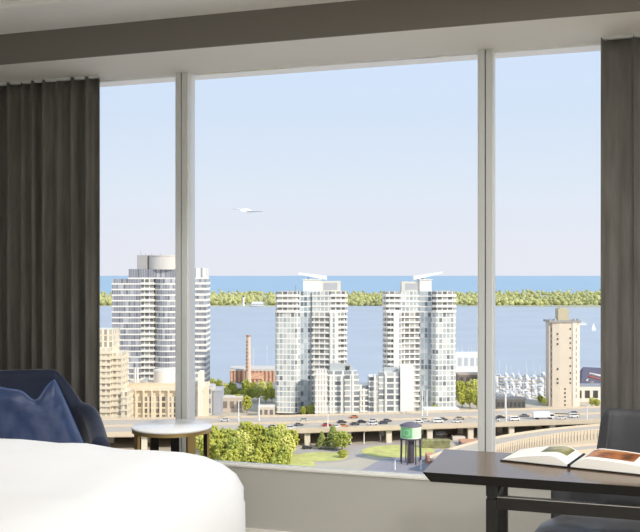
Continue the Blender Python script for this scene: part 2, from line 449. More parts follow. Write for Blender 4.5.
for (x, y) in ((lx, .03), (W_-lx-.035, .03), (lx, D_-.065), (W_-lx-.035, D_-.065)):
    l = MB().box(x, x+.036, y, y+.036, .0, DT-.083).box(x+.003, x+.033, y+.003, y+.033, DT-.083, DT-.073).box(x, x+.036, y, y+.036, DT-.073, DT-.034).build('leg', dkl, desk, bevel=.002)
MB().box(lx+.036, W_-lx-.035, .034, .060, DT-.116, DT-.076).box(lx+.036, W_-lx-.035, .034, .060, DT-.076, DT-.0735, 1).build('rail', [dkl, mat('steel_edge', '#c8c8c8', .3, metal=.9)], desk)
MB().box(lx+.036, W_-lx-.035, D_-.060, D_-.034, DT-.116, DT-.076).build('rail', dkl, desk)
for x in (lx+.005, W_-lx-.03):
    MB().box(x, x+.026, .066, D_-.065, DT-.110, DT-.080).build('side_rail', dkl, desk)

# ------------------------------------------------------------------ open book
paper = mat('page_paper', '#efede6', .6); cover = mat('book_cover', '#14161a', .4)
bk = thing('open_book', 'large open picture book with white pages lying on the dark desk', 'book')
BW, BD = .245, .225
def page_h(s, sg=1): # s 0 spine .. 1 fore-edge : height of top page
    up = math.sin(min(1, s*3.6)*PI/2)
    return .008+(.030*up*(1-.30*s**3) if sg > 0 else .030*up*(1-s**2.0))-(.004*s if sg < 0 else 0)
def page_block(sg):
    m = MB(); n = 22; vs = []; fs = []
    for i in range(n+1):
        s = i/n; x = sg*(.004+s*(BW-.008)); h = page_h(s, sg)
        for y in (.006, BD-.006): vs += [(x, y, .004), (x, y, h)]
    for i in range(n):
        a = i*4; b_ = a+4
        q = [(a+1, b_+1, b_+3, a+3), (a, a+2, b_+2, b_), (a, b_, b_+1, a+1), (a+2, a+3, b_+3, b_+2)]
        fs += q
    fs += [(0, 1, 3, 2), (n*4, n*4+2, n*4+3, n*4+1)]
    if sg < 0: fs = [tuple(reversed(f)) for f in fs]
    return m.add(vs, fs)
def picture(sg, s0, s1, y0, y1):
    m = MB(); n = 10; vs = []; fs = []
    for i in range(n+1):
        s = s0+(s1-s0)*i/n; x = sg*(.004+s*(BW-.008))
        vs += [(x, y0, page_h(s, sg)+.0008), (x, y1, page_h(s, sg)+.0008)]
    for i in range(n): fs.append((i*2, i*2+2, i*2+3, i*2+1) if sg > 0 else (i*2+1, i*2+3, i*2+2, i*2))
    return m.add(vs, fs)
def picmat(name, c1, c2, c3):
    m = bpy.data.materials.new(name); m.use_nodes = True; nt = m.node_tree; b = nt.nodes['Principled BSDF']
    t = nt.nodes.new('ShaderNodeTexCoord'); n = nt.nodes.new('ShaderNodeTexNoise'); n.inputs['Scale'].default_value = 16; n.inputs['Detail'].default_value = 4
    r = nt.nodes.new('ShaderNodeValToRGB'); r.color_ramp.elements[0].position = .35; r.color_ramp.elements[0].color = lin(c1); r.color_ramp.elements[1].position = .65; r.color_ramp.elements[1].color = lin(c3)
    q = r.color_ramp.elements.new(.5); q.color = lin(c2)
    nt.links.new(t.outputs['Object'], n.inputs[0]); nt.links.new(n.outputs['Fac'], r.inputs[0]); nt.links.new(r.outputs[0], b.inputs['Base Color']); b.inputs['Roughness'].default_value = .45
    return m
o = page_block(-1).build('page_block', paper, bk); picture(-1, .10, .50, .085, BD-.02).build('printed_picture', picmat('print_green', '#3c3a24', '#7d7a45', '#a8a27a'), o)
o = page_block(1).build('page_block', paper, bk); picture(1, .16, .86, .05, BD-.025).build('printed_picture', picmat('print_orange', '#5a3620', '#a4622f', '#c08a58'), o)
MB().box(-BW, BW, 0, BD, 0, .0035).build('cover', cover, bk)
MB().tube([(0, .004, .008), (0, BD-.004, .008)], .006, 10).build('spine', cover, bk)
zz = .67-.003
sp = P(568.5, zz*F/(467.5-275), DT+.001)
bk.location = sp; bk.rotation_euler.z = math.radians(-12)

# ------------------------------------------------------------------ desk chair
leather = mat('grey_leather', '#6f6f72', .5, var=.04, vscale=12, bump=.1, bscale=90, coat=.15)
leatherd = mat('dark_grey_shell', '#47474a', .62, var=.05, vscale=20)
dc = thing('desk_chair', 'grey leather desk chair with rounded back standing behind the desk', 'chair', (.105, 3.75, 0), math.radians(-25))
def hD(t):
    a = abs(t); x = max(0, min(1, (a-.47)/(.13))); x = x*x*(3-2*x)
    return .85-.215*x
shell_mesh(.56, .54, hD, .06, .40, lean=.03, arm=.35, pw=4.0).build('shell', leatherd, dc)
cushion_pad(.53, .60, .385, .475, crown=.012).build('seat', leather, dc, loc=(0, -.135, 0))
MB().tube([(x*.258, -.135+y*.292, .43) for x, y in [(math.copysign(abs(math.cos(t))**.4, math.cos(t)), math.copysign(abs(math.sin(t))**.4, math.sin(t))) for t in [k/48*2*PI for k in range(49)]]], .004, 6).build('piping', mat('light_piping', '#a5a5a6', .5), dc)
for sx in (-1, 1):
    for y in (-.26, .14):
        MB().tube([(sx*.22, y, 0), (sx*.20, y*.9, .40)], [.012, .018], 12).build('leg', blacklegs, dc)

# ------------------------------------------------------------------ unseen fill lamps added under the ceiling to brighten the room
for i, (x, y) in enumerate(((.75, 2.2), (.75, .2), (.75, -1.4))):
    cl = thing('ceiling_light', 'round white ceiling lamp in the room', 'lamp', (x, y, ZC), 0, 'ceiling lamps of the bedroom')
    MB().lathe([(0, -.03), (.2, -.03), (.22, -.02), (.22, 0)], 40).build('lamp_shade', trimm, cl)
    la = bpy.data.lights.new('ceiling_lamp', 'AREA'); la.shape = 'DISK'; la.size = .6; la.energy = 52; la.color = (1, .995, .985)
    lo = bpy.data.objects.new('ceiling_lamp', la); col.objects.link(lo); lo.location = (x, y, ZC-.06)

for i, (x, y, e_) in enumerate(((-2.2, 1.4, 30), (-2.3, 2.6, 32), (-1.75, 3.55, 55), (-.25, 3.2, 32))):  # unseen spots added to brighten bed, armchair, table and desk
    cl = thing('downlight', 'small recessed downlight in the bedroom ceiling', 'lamp', (x, y, ZC), 0, 'recessed downlights')
    MB().lathe([(.035, -.002), (.05, -.006), (.055, 0)], 32).build('trim_ring', trimm, cl)
    la = bpy.data.lights.new('downlight_beam', 'SPOT'); la.spot_size = math.radians(96); la.spot_blend = .6; la.shadow_soft_size = .12; la.energy = e_; la.color = (1, .985, .97)
    lo = bpy.data.objects.new('downlight_beam', la); col.objects.link(lo); lo.location = (x, y, ZC-.03)
#OUT_BEGIN
# ================================================================== OUTSIDE
def flat(name, pts, z, m, kind='structure', thick=.3):
    b = MB(); n = len(pts)
    pts = [(p[0], p[1]) for p in pts]
    A = sum(pts[i][0]*pts[(i+1)%n][1]-pts[(i+1)%n][0]*pts[i][1] for i in range(n))
    if A < 0: pts = pts[::-1]
    b.prism(pts, z-thick, z); o = b.build(name, m); 
    if kind: o['kind'] = kind
    return o
def L2(x, Z): p = P(x, Z, 0); return (p.x, p.y)
def water(name, c, bs):
    return mat(name, c, .55, spec=.25, var=.05, vscale=bs, bump=.25, bscale=bs*14, stretch=(1, 1, 1))
# --- land, harbour, lake
flat('floor_street_level', [L2(-700, 150), L2(1400, 150), L2(1100, 640), L2(640, 655), L2(552, 655), L2(549, 572), L2(496, 572), L2(486, 640), L2(470, 640), L2(440, 640), L2(270, 655), L2(210, 665), L2(-500, 660)], GZ, mat('city_ground', '#c4b8a4', .9, var=.08, vscale=.05), thick=2.2)
flat('floor_harbour_water', [L2(-900, 560), L2(1500, 560), L2(1500, 2600), L2(-900, 2600)], GZ-1.5, water('harbour_water', '#b3bac2', .01), thick=.5)
flat('floor_lake_water', [L2(-2500, 2560), L2(3200, 2560), L2(3200, 90000), L2(-2500, 90000)], GZ-1.7, water('lake_water', '#9ab4c6', .002), thick=.5)
# island
isl = [L2(-700, 2250), L2(0, 2300), L2(150, 2330), L2(260, 2300), L2(420, 2380), L2(520, 2290), L2(620, 2230), L2(900, 2220), L2(1500, 2300), L2(1500, 3600), L2(600, 3900), L2(-700, 3600)]
flat('floor_island', isl, GZ, mat('island_grass', '#b9b795', .9, var=.15, vscale=.02), thick=2)
leafA = mat('island_foliage', '#b5b478', .9, var=.3, vscale=.012)
rnd = random.Random(11); m = MB(); random.seed(21)
for k in range(9500):
    x = rnd.uniform(-420, 1300); q = rnd.random()**1.9; Z = 2345+1350*q
    if 236 < x < 268 and Z < 2420: continue
    hgt = rnd.uniform(12, 21)*(1+.25*mnoise.noise(Vector((x*.02, Z*.002, 0))))*(1.12 if x > 480 else 1)
    p = P(x, Z, GZ); r = rnd.uniform(3.8, 7.5); m.blob((p.x, p.y, GZ+hgt*rnd.uniform(.45, 1)-r*.8), r, 0, 0, .25, 1.0, False)
o = m.build('island_woodland', leafA); tag(o, 'long low band of green woodland along the far island shore', 'trees', kind='stuff')
# island pavilion + lighthouse
def simple_building(name, label, cat, x, Z, w, d, h, wallc, roofc=None, rot=0, gable=0, win=None, over=.0, group=None, z=GZ):
    p = P(x, Z, z); r = thing(name, label, cat, p, TH+rot, group)
    MB().box(-w/2, w/2, 0, d, 0, h).build('walls', mat('paint_'+wallc.strip('#'), wallc, .8), r)
    rc = mat('roof_'+(roofc or wallc).strip('#'), roofc or wallc, .7)
    if gable:
        m = MB(); m.add([(-w/2-over, -over, h), (w/2+over, -over, h), (w/2+over, d+over, h), (-w/2-over, d+over, h), (-w/2*.7, d/2, h+gable), (w/2*.7, d/2, h+gable)], [(0,1,5,4), (1,2,5), (2,3,4,5), (3,0,4), (3,2,1,0)]); m.build('roof', rc, r)
    else: MB().box(-w/2-over, w/2+over, -over, d+over, h, h+.4).build('roof', rc, r)
    if win:
        n, rows, wc = win
        for j in range(rows):
            for i in range(n):
                cx = -w/2+w*(i+.5)/n; zc = h*(j+.5)/rows
                MB().box(cx-w/n*.3, cx+w/n*.3, -.08, .02, zc-h/rows*.25, zc+h/rows*.25).build('window', mat('pane_'+wc.strip('#'), wc, .3), r)
    return r
simple_building('island_pavilion', 'long white pavilion on the island shore between the left towers', 'building', 257, 2300, 30, 14, 7, '#e9e6df', '#d9d9d8', gable=4, win=(8, 1, '#8d939c'))
p = P(243.5, 2310, GZ); lh = thing('lighthouse', 'small white lighthouse on the wooded island shore', 'lighthouse', p)
MB().tube([(0,0,0), (0,0,22)], [3, 2], 12).build('tower', mat('white_render', '#f0eee8', .7), lh); MB().tube([(0,0,22), (0,0,24), (0,0,26)], [2.6, 2.6, .3], 12).build('lantern', mat('dark_roofing', '#555a63', .6), lh)

# --- facades
white = mat('white_concrete', '#f5f1e8', .7); cream = mat('cream_concrete', '#eadcc2', .8); greyc = mat('grey_concrete', '#b9b9bb', .8)
fa_blue = facade('facade_blue', 1.5, .14, '#d3d2d2', [(0, '#8d8e96'), (.45, '#9c9da3'), (.7, '#77787f'), (.85, '#b9b9bd')])
fa_pale = facade('facade_pale', 2.2, .5, '#ebe9e2', [(0, '#bdc2bf'), (.35, '#cfd1cb'), (.6, '#a9aeae'), (.84, '#787c80'), (.92, '#dcdbd4')])
fa_teal = facade('facade_teal', 2.0, .3, '#d5d8d7', [(0, '#abb5b8'), (.4, '#9aa5ab'), (.65, '#c0c6c7'), (.85, '#6b737b')])
fa_balc = facade('facade_balcony', 3.0, .7, '#e6e2d8', [(0, '#8d8c8b'), (.3, '#74736f'), (.6, '#a3a19b'), (.8, '#bab8b0')])
fa_white = facade('facade_white', 4.0, 2.9, '#f1eee6', [(0, '#9fa3a5'), (.5, '#c9c7c0')])
fa_cream = facade('facade_cream', 3.2, 1.3, '#ecdfc8', [(0, '#8d8173'), (.4, '#6b6259'), (.7, '#b5a894')])

def tower(root, storeys, st=.62):
    """storeys: list of (z0, n, fh, [(poly, facade, slab material, overhang, parapet)]) -> one slab part and one window part per floor"""
    for z0, n, fh, secs in storeys:
        wb = MB(); sl = MB(); fm = []; sm = []
        for poly, fmat, smat, oh, par in secs:
            if fmat not in fm: fm.append(fmat)
            if smat not in sm: sm.append(smat)
            cx = sum(p[0] for p in poly)/len(poly); cy = sum(p[1] for p in poly)/len(poly)
            wb.prism(poly, st-.01, fh, fm.index(fmat), u0=cx)
            def grow(q):
                dx, dy = q[0]-cx, q[1]-cy; l = math.hypot(dx, dy) or 1; return (q[0]+dx/l*oh, q[1]+dy/l*oh)
            gp = [grow(q) for q in poly]
            sl.prism(gp, 0, st, sm.index(smat))
            if par >= .2:      # solid balcony front
                k = len(gp)
                for i in range(k):
                    a, b_ = Vector(gp[i]), Vector(gp[(i+1) % k]); d = (b_-a)
                    if d.length < .1: continue
                    nrm = Vector((-d.y, d.x)).normalized()*.12
                    sl.prism([tuple(a), tuple(b_), tuple(b_+nrm), tuple(a+nrm)], st-.06, st+par, sm.index(smat))
        b0 = s0 = None
        for i in range(n):
            if i == 0:
                b0 = wb.build('window_band', fm, root, (0, 0, z0)); s0 = sl.build('floor_slab', sm, root, (0, 0, z0))
            else:
                for q in (b0, s0):
                    c = q.copy(); col.objects.link(c); c.parent = root; c.location = (0, 0, z0+i*fh)
def arc(cx, cy, r, a0, a1, n):
    return [(cx+r*math.cos(math.radians(a0+(a1-a0)*i/n)), cy+r*math.sin(math.radians(a0+(a1-a0)*i/n))) for i in range(n+1)]
S2 = 508/F       # metres per pixel at the condo towers
def rect(x0, x1, y0, y1): return [(x0, y0), (x1, y0), (x1, y1), (x0, y1)]

# --- left glass tower
Z1 = 545; S1 = Z1/F
t1 = thing('residential_tower', 'tall grey glass tower with round drum top, partly behind the left mullion', 'tower', P(160, Z1, GZ), TH)
X = lambda px: (px-160)*S1
H = lambda y: 79-(y-275)*S1
top = H(279); fh = 3.4; n = int(top/fh); z0 = top-n*fh
tower(t1, [(z0, n-0, fh, [
    (rect(X(112), X(141), 0, 16), fa_blue, white, .25, 0),
    (rect(X(140), X(153), 1.2, 18), fa_balc, white, 1.3, .5),
    ([(X(152), 20)]+arc(X(166), 8, 8.6, 200, 340, 10)+[(X(182), 20)], fa_blue, white, .12, 0),
    (rect(X(178), X(205.5), 2, 22), fa_blue, white, .3, .6)]),
    (top, 1, H(269)-top, [(rect(X(128), X(180), 2, 20), fa_blue, white, .4, 0)]),
    (top, 1, H(268)-top, [(rect(X(182), X(204.5), 4, 20), fa_white, white, .3, 0)])], st=.85)
MB().prism(rect(X(136), X(146), 3, 14), H(269.5), H(255)).build('lift_tower', mat('grey_panel', '#aeaaa8', .7), t1)
MB().prism(arc(X(163), 11, 11.2, 0, 359, 40)[:-1], H(269.5), H(256)).prism(arc(X(163), 11, 11.5, 0, 359, 40)[:-1], H(256), H(255)).build('drum_penthouse', mat('drum_panel', '#d9d2ca', .6), t1)
for px in (138, 143, 149, 158):
    MB().tube([(X(px), 9, H(255)), (X(px), 9, H(251+(px % 3)))], .25, 6).build('antenna', greyc, t1)

# --- twin condo towers
def condo(root, X, H, mir, topy):
    s = -1 if mir else 1
    def R(x0, x1, y0, y1):
        a, b_ = s*x0*S2*1.04, s*x1*S2*1.04; return rect(min(a, b_), max(a, b_), y0, y1)
    def poly(pts):
        q = [(s*x*S2*1.04, y) for x, y in pts]; return q[::-1] if mir else q
    # local x in pixels, 0..73 from the outer edge to the inner balconies
    top = H(topy); fh = 2.98; n = int(top/fh); z0 = top-n*fh; nl = n-4
    outer = poly([(0, 3), (2, 0), (20, -1.5), (24, 1), (24, 22), (0, 22)])
    mid1 = poly([(23, 1.5), (36, 3.5), (36, 22), (23, 22)])
    mid2 = poly([(36, 1.8), (54, 0.2), (54, 20), (36, 20)])
    colm = poly([(53, -1), (61, -1.4), (61, 19), (53, 19)])
    bal = poly([(60.5, 0), (66, .4), (68.5, 3), (68.5, 17), (60.5, 17)])
    tower(root, [(z0, nl, fh, [(outer, fa_pale, white, .10, 0), (mid1, fa_teal, greyc, .08, 0), (mid2, fa_balc, white, .9, .35), (colm, fa_white, white, .03, 0), (bal, fa_balc, white, 1.5, .7)]),
        (z0+nl*fh, 4, fh, [(poly([(1, 3), (3, 0), (19, -1), (22, 1), (22, 20), (1, 20)]), fa_balc, white, 1.0, .8), (mid1, fa_teal, white, .1, 0), (poly([(36, 2), (54, .6), (54, 18), (36, 18)]), fa_pale, white, .3, .4), (poly([(54, 1), (67, 1.5), (69, 4), (69, 16), (54, 16)]), fa_balc, white, .8, .9)])])
    return R, poly
TWX = 275; top2 = 291.5
X0_ = P(275, 508, GZ)
t2 = thing('condominium_tower', 'left of the two white twin condominium towers with upturned roof wing', 'tower', X0_, TH)
H2 = lambda y: 79-(y-275)*S2
R2, _ = condo(t2, None, H2, False, top2)
def wingpart(root, s, x0, x1, x2, xe, y0t, y1t, yend):
    # penthouse block, set-back box and slanted roof blade
    f = lambda x: s*x*S2
    xs = sorted((f(x0), f(x1))); MB().box(xs[0], xs[1], 4, 15, H2(291.5), H2(y0t)).box(xs[0]-.4, xs[1]+.4, 3.6, 15.4, H2(y0t), H2(y0t)+.5).build('penthouse', mat('penthouse_panel', '#f1ede4', .6), root)
    xs = sorted((f(x1-1), f(x2))); MB().box(xs[0], xs[1], 5, 14, H2(291.5), H2(y1t)).box(xs[0]+2, xs[1]-2, 4.9, 5.1, H2(290), H2(y1t+2), 1).build('plant_room', [mat('plant_panel', '#dfd9cc', .7), greyc], root)
    a, b_ = f(xe), f(x1+6); y = [5, 13]
    m = MB(); zt, zl = H2(yend), H2(y0t)
    m.add([(a, y[0], zt), (b_, y[0], zl), (b_, y[1], zl), (a, y[1], zt), (a, y[0], zt+1.1), (b_, y[0], zl+2.2), (b_, y[1], zl+2.2), (a, y[1], zt+1.1)],
          [(3,2,1,0), (4,5,6,7), (0,1,5,4), (1,2,6,5), (2,3,7,6), (3,0,4,7)]); m.build('roof_wing', mat('white_roof_metal', '#f4f3f0', .5), root)
    MB().box(min(a, b_)+abs(b_-a)*.30, min(a, b_)+abs(b_-a)*.36, 8, 10, H2(291.5), (zt+zl)/2).build('wing_post', greyc, root)
wingpart(t2, 1, 28, 46, 66, 23.5, 280, 281, 274.3)
X0b = P(456.5, 508, GZ)
t3 = thing('condominium_tower', 'right of the two white twin condominium towers with upturned roof wing', 'tower', X0b, TH)
condo(t3, None, H2, True, top2)
def neg(a, b_): return a, b_
wingpart(t3, -1, 24, 36, 54, 13, 280, 281.5, 273.5)
# antennas
for r_, px in ((t2, 20), (t2, 45), (t3, -44), (t3, -30)):
    MB().tube([(px*S2, 9, H2(291)), (px*S2, 9, H2(284))], .2, 6).build('antenna', greyc, r_)

# --- podium building linking the towers
pod = thing('podium_building', 'low stepped white apartment block joining the twin towers', 'building', P(366, 498, GZ), TH)
S3 = 498/F; H3 = lambda y: 79-(y-275)*S3; XX = lambda px: (px-366)*S3
fa_pod = facade('facade_podium', 5.2, 1.1, '#efece4', [(0, '#b3b6b4'), (.3, '#969a9b'), (.6, '#c9cac5'), (.85, '#7c8082')])
def steps(px0, px1, ytop, y0, fmat=fa_pod, oh=.3):
    t = H3(ytop); n = max(1, round(t/3.0)); return (0, n, t/n, [(rect(XX(px0), XX(px1), y0, y0+(14 if 357 <= px0 <= 378 else 6.5)), fmat, white, oh, .25)])
tower(pod, [steps(315, 327.5, 369.5, -1, facade('facade_end', 1.6, .9, '#efe9e0', [(0, '#d5cfc6'), (.5, '#c3bdb5'), (.85, '#a5a09a')]), .15), steps(328, 357, 371, 0), steps(345, 358.5, 375, -1.5), steps(357, 369, 385.5, 1), steps(369, 386, 377, 0), steps(379, 399, 372, -1)])
MB().box(XX(400), XX(413.5), -2.2, 6.5, 0, H3(366)).build('stair_tower', mat('tower_white', '#f4f1ea', .7), pod)
for a, b_, y in ((330, 350, 364.5), (345, 353, 366), (384, 398, 368)):
    MB().box(XX(a), XX(b_), 2, 6.5, H3(373), H3(y)).build('roof_terrace', mat('terrace_grey', '#b9bdbc', .7), pod)
for k in range(6):
    px = 330+k*11; MB().box(XX(px), XX(px)+.9, -2.0, -1.2, 0, H3(388 if 355 < px < 370 else 374)).build('pilaster', white, pod)

# --- cream apartment block at the far left, and the office block in front of the glass tower
ca = thing('apartment_block', 'cream apartment block with stepped balconies beside the left curtain', 'building', P(100, 458, GZ), TH)
S4 = 458/F; H4 = lambda y: 79-(y-275)*S4; XA = lambda px: (px-100)*S4
fa_ca = facade('facade_apartment', 2.6, 1.1, '#efe5cf', [(0, '#cbbfa8'), (.35, '#a89c89'), (.75, '#ddd2bc')])
def stp(z, px0, px1, ytop, y0, oh, par, fm=fa_ca):
    t = H4(ytop)-z; n = round(t/3.1); return (z, n, t/n, [(rect(XA(px0), XA(px1), y0, y0+16), fm, cream, oh, par)])
tower(ca, [stp(0, 60, 111, 330, 4, .1, .0), stp(0, 100, 110.5, 348, 0, .9, .8), stp(0, 111, 121, 353, 1.5, .9, .8), stp(0, 121, 127, 392, 0, .5, .6)])

ho = thing('office_block', 'long cream office block with grid of windows in front of the grey tower', 'building', P(118, 478, GZ), TH)
S5 = 478/F; H5 = lambda y: 79-(y-275)*S5; XO = lambda px: (px-118)*S5
MB().box(XO(112), XO(203), 2.5, 26, 0, H5(390)).box(XO(111), XO(204), 1.0, 27, H5(391), H5(387.5)).build('walls', cream, ho)
MB().box(XO(124), XO(198), 4, 22, H5(388), H5(384.5)).build('roof_storey', mat('roof_cream', '#e0cdb0', .8), ho)
tower(ho, [(H5(421), 4, (H5(397)-H5(421))/4, [(rect(XO(126), XO(201), 1.6, 20), fa_cream, cream, .5, .2)])])
for k in range(10):
    MB().box(XO(126+k*8.3), XO(126+k*8.3)+.8, .5, 1.9, 0, H5(391)).build('pilaster', cream, ho)
for k in range(3): 
    MB().box(XO(112), XO(120), .4, 2.6, H5(420-k*9), H5(417-k*9)).build('ledge', cream, ho)
m = MB().prism(arc(XO(161), 12, 6.0, 0, 359, 32)[:-1], H5(387), H5(372)); m.build('roof_drum', mat('drum_white', '#ebe4da', .7), ho)
for px in (132, 134.5): MB().tube([(XO(px), 8, H5(386)), (XO(px), 8, H5(369))], .55, 8).build('flue_pipe', mat('flue_white', '#efece6', .5), ho)
for px, w_ in ((140, 4), (180, 6)): MB().box(XO(px), XO(px+w_), 8, 13, H5(386), H5(381)).build('rooftop_unit', greyc, ho)
m = MB().box(XO(198), XO(202), -1, 10, 0, H5(372)); m.build('side_tower', mat('cream_light', '#f2ead9', .8), ho)

simple_building('service_block', 'small pale grey block just right of the left mullion', 'building', 207, 507, 7, 12, 16, '#dad5cd', '#c9c9cc', win=(1, 3, '#8b8d92'))
p = P(216, 507, GZ); sb_ = thing('grey_annex', 'blue grey annex wall beside the small pale block', 'building', p, TH)
MB().box(-2.2, 2.6, 0, 18, 0, 13.5).build('walls', mat('annex_grey', '#a9adb8', .7), sb_); MB().box(-2.6, 3, -.3, 18.3, 13.5, 14.1).build('roof', greyc, sb_)

# --- brick powerhouse + chimney
pw = thing('brick_hall', 'low brick hall with orange piers and flat pale roof at the water edge', 'building', P(249, 610, GZ), TH)
S6 = 610/F; H6 = lambda y: 79-(y-275)*S6; XP = lambda px: (px-249)*S6
brk = mat('orange_brick', '#e3b597', .85, var=.15, vscale=.6); brd = mat('dark_brick', '#c99f89', .85)
MB().box(XP(230), XP(276), 0, 22, 0, H6(371)).build('walls', brd, pw)
MB().box(XP(228.5), XP(276), -.8, 22.5, H6(371), H6(369)).build('roof', mat('hall_roof', '#d9cfc4', .7), pw)
for k in range(12):
    px = 230.5+k*3.9
    MB().box(XP(px), XP(px+1.7), -.7, 0, H6(384), H6(371)).build('pier', brk, pw)
MB().box(XP(248), XP(262), -.9, -.1, H6(379), H6(373)).build('brick_panel', brk, pw)
m = MB(); m.add([(XP(219), -12, H6(386.5)), (XP(276), -12, H6(386.5)), (XP(276), 0, H6(382)), (XP(230), 0, H6(382)), (XP(219), -12, 0), (XP(276), -12, 0), (XP(276), 0, 0), (XP(230), 0, 0)], [(0,1,2,3), (4,5,1,0), (5,6,2,1), (7,4,0,3), (6,7,3,2)])
m.build('lean_to', mat('slate_grey', '#8d8f9b', .7), pw)
MB().box(XP(222), XP(276), -12.3, -11.9, H6(391), H6(387)).build('canopy_band', mat('shadow_glass', '#4c4a55', .5), pw)  # dark strip along the front of the lean-to
ch = thing('brick_chimney', 'tall tapering brick chimney with pale bands standing in front of the water', 'chimney', P(248.4, 604, GZ), TH)
MB().tube([(0,0,0), (0,0,H6(336))], [2.1, 1.35], 20).build('shaft', mat('pale_brick', '#e6cbb4', .85, var=.1, vscale=.5), ch)
for k in range(9):
    z = H6(370)+k*2.4; r_ = 2.1-.75*z/H6(336)
    MB().lathe([(r_+.05, z), (r_+.12, z+.1), (r_+.12, z+.9), (r_+.05, z+1)], 20, a0=PI*1.0, a1=PI*1.5).build('brick_stripe', brd, ch)
MB().tube([(0,0,H6(336)), (0,0,H6(334.5))], 1.55, 20).build('cap', mat('cap_brick', '#b98d74', .8), ch)

# --- silo
S7 = 540/F; H7 = lambda y: 79-(y-275)*S7
si = thing('silo_tower', 'tall beige concrete silo tower standing in front of the lake on the right', 'tower', P(565.5, 540, GZ), TH)
XS = lambda px: (px-562)*S7
bei = mat('silo_beige', '#e4d4be', .85, var=.03, vscale=.1); beil = mat('silo_light', '#f1e6d5', .8); beid = mat('silo_shade', '#d3c6b6', .85)  # sunlit right and shaded left corners are put into these colours
MB().prism([(XS(549), .5), (XS(556), 0), (XS(569), 0), (XS(569.5), .5), (XS(569.5), 13), (XS(549), 13)], 0, H7(322)).build('shaft', bei, si)
MB().prism(rect(XS(546), XS(549.5), 1.5, 9), 0, H7(322.5)).build('corner_shaft', beid, si)
MB().prism(rect(XS(569), XS(573.5), -.4, 13), 0, H7(322.5)).build('corner_shaft', beil, si)
MB().prism(rect(XS(573.5), XS(577), 1.5, 13), 0, H7(322.5)).build('corner_shaft', beil, si)
MB().prism(rect(XS(545.5), XS(577.3), -.6, 14), H7(322.5), H7(320.5)).build('parapet', mat('parapet_grey', '#a8a39d', .8), si)
MB().prism(rect(XS(556), XS(567), 3, 10), H7(320.5), H7(309)).prism(rect(XS(558), XS(565), 4, 9), H7(309), H7(308)).build('lift_house', mat('lift_house_tan', '#c9bd9d', .8), si)
for i, px in enumerate((547, 552, 571, 575)): MB().box(XS(px)-.5, XS(px)+.5, -.2, 2, H7(320.5), H7(318.6)).build('roof_vent', greyc, si)
dk = mat('slot_dark', '#4d453e', .6)
for px, ys in ((554.2, (334, 339, 344, 369, 379, 383)), (566.8, (329, 338, 343, 348, 358, 366, 373, 379, 383)), (561.5, (389, 393, 397, 401, 405))):
    for y in ys: MB().box(XS(px)-.42, XS(px)+.42, -.14, .6, H7(y)-.5, H7(y)+.5).build('slot_window', dk, si)
for px in (548.5, 572.6):
    for y in range(330, 402, 6): MB().box(XS(px)-.12, XS(px)+.12, (-.5 if px > 560 else 1.38), 1.7, H7(y)-1.0, H7(y)+1.0).build('slot_window', dk, si)

# --- quay terminal roof and the white shed at the right
qt = thing('terminal_building', 'large building with dark hipped roof right of the silo tower', 'building', P(592, 620, GZ), TH)
S8 = 620/F; H8 = lambda y: 79-(y-275)*S8; XQ = lambda px: (px-592)*S8
MB().box(XQ(581), XQ(660), 0, 30, 0, H8(388)).build('walls', greyc, qt)
m = MB(); m.add([(XQ(579), -2, H8(393)), (XQ(664), -2, H8(393)), (XQ(664), 32, H8(393)), (XQ(579), 32, H8(393)), (XQ(589), 14, H8(369)), (XQ(650), 14, H8(372))], [(0,1,5,4), (1,2,5), (2,3,4,5), (3,0,4), (3,2,1,0)])
m.build('roof', mat('slate_roof', '#5e5b6e', .6), qt)
cr_ = thing('yard_crane', 'folded red and white crane boom in front of the dark hipped roof', 'crane', P(592, 600, GZ), TH)
S9 = 600/F; H9 = lambda y: 79-(y-275)*S9; XC = lambda px: (px-592)*S9
MB().box(-1.2, 1.2, -1, 1, 0, H9(381)).build('mast', mat('crane_grey', '#9a9390', .6), cr_)
MB().tube([(XC(587), 0, H9(381)), (XC(590), 0, H9(373.5)), (XC(606), 0, H9(377))], .8, 6).build('boom', mat('crane_white', '#e8e2da', .6), cr_)
MB().tube([(XC(588), -.5, H9(376)), (XC(606), -.5, H9(381))], .7, 6).build('jib', mat('crane_red', '#a8574a', .6), cr_)
ws = simple_building('quay_shed', 'long white shed with dark window strip below the dark hipped roof', 'building', 612, 560, 46, 14, 9.5, '#e6e0d3', '#9b9aa0', win=(9, 1, '#4e4a46'))
dark_b = simple_building('quay_building', 'low dark building behind the highway left of the silo tower', 'building', 511, 530, 17, 12, 5.6, '#6b6762', '#77736f', win=(7, 1, '#4b4b4e'))
simple_building('marina_hall', 'white hall with pale roof at the marina right of the twin towers', 'building', 466, 640, 22, 12, 23, '#eeeeec', '#f6f5f2', win=(5, 2, '#c3c9cf'))
simple_building('harbour_office', 'low brown building beside the trees right of the twin towers', 'building', 471, 575, 16, 14, 15, '#8b7c72', '#b9a48e', win=(4, 3, '#5f5a57'))
simple_building('tent_hall', 'long low white roofed hall behind the highway below the right twin tower', 'building', 442, 486, 19, 9, 6.2, '#efece6', '#f5f4f0')
simple_building('loading_shed', 'low beige shed with pale roof right of the left mullion', 'building', 232, 520, 12, 10, 8, '#cdbfae', '#e0d5c6', win=(3, 1, '#8b7d73'))
simple_building('loading_shed', 'flat roofed beige shed at the foot of the left twin tower', 'building', 266, 500, 9, 8, 5.5, '#d5c8b6', '#e9e0d3', win=(3, 1, '#7f766f'))

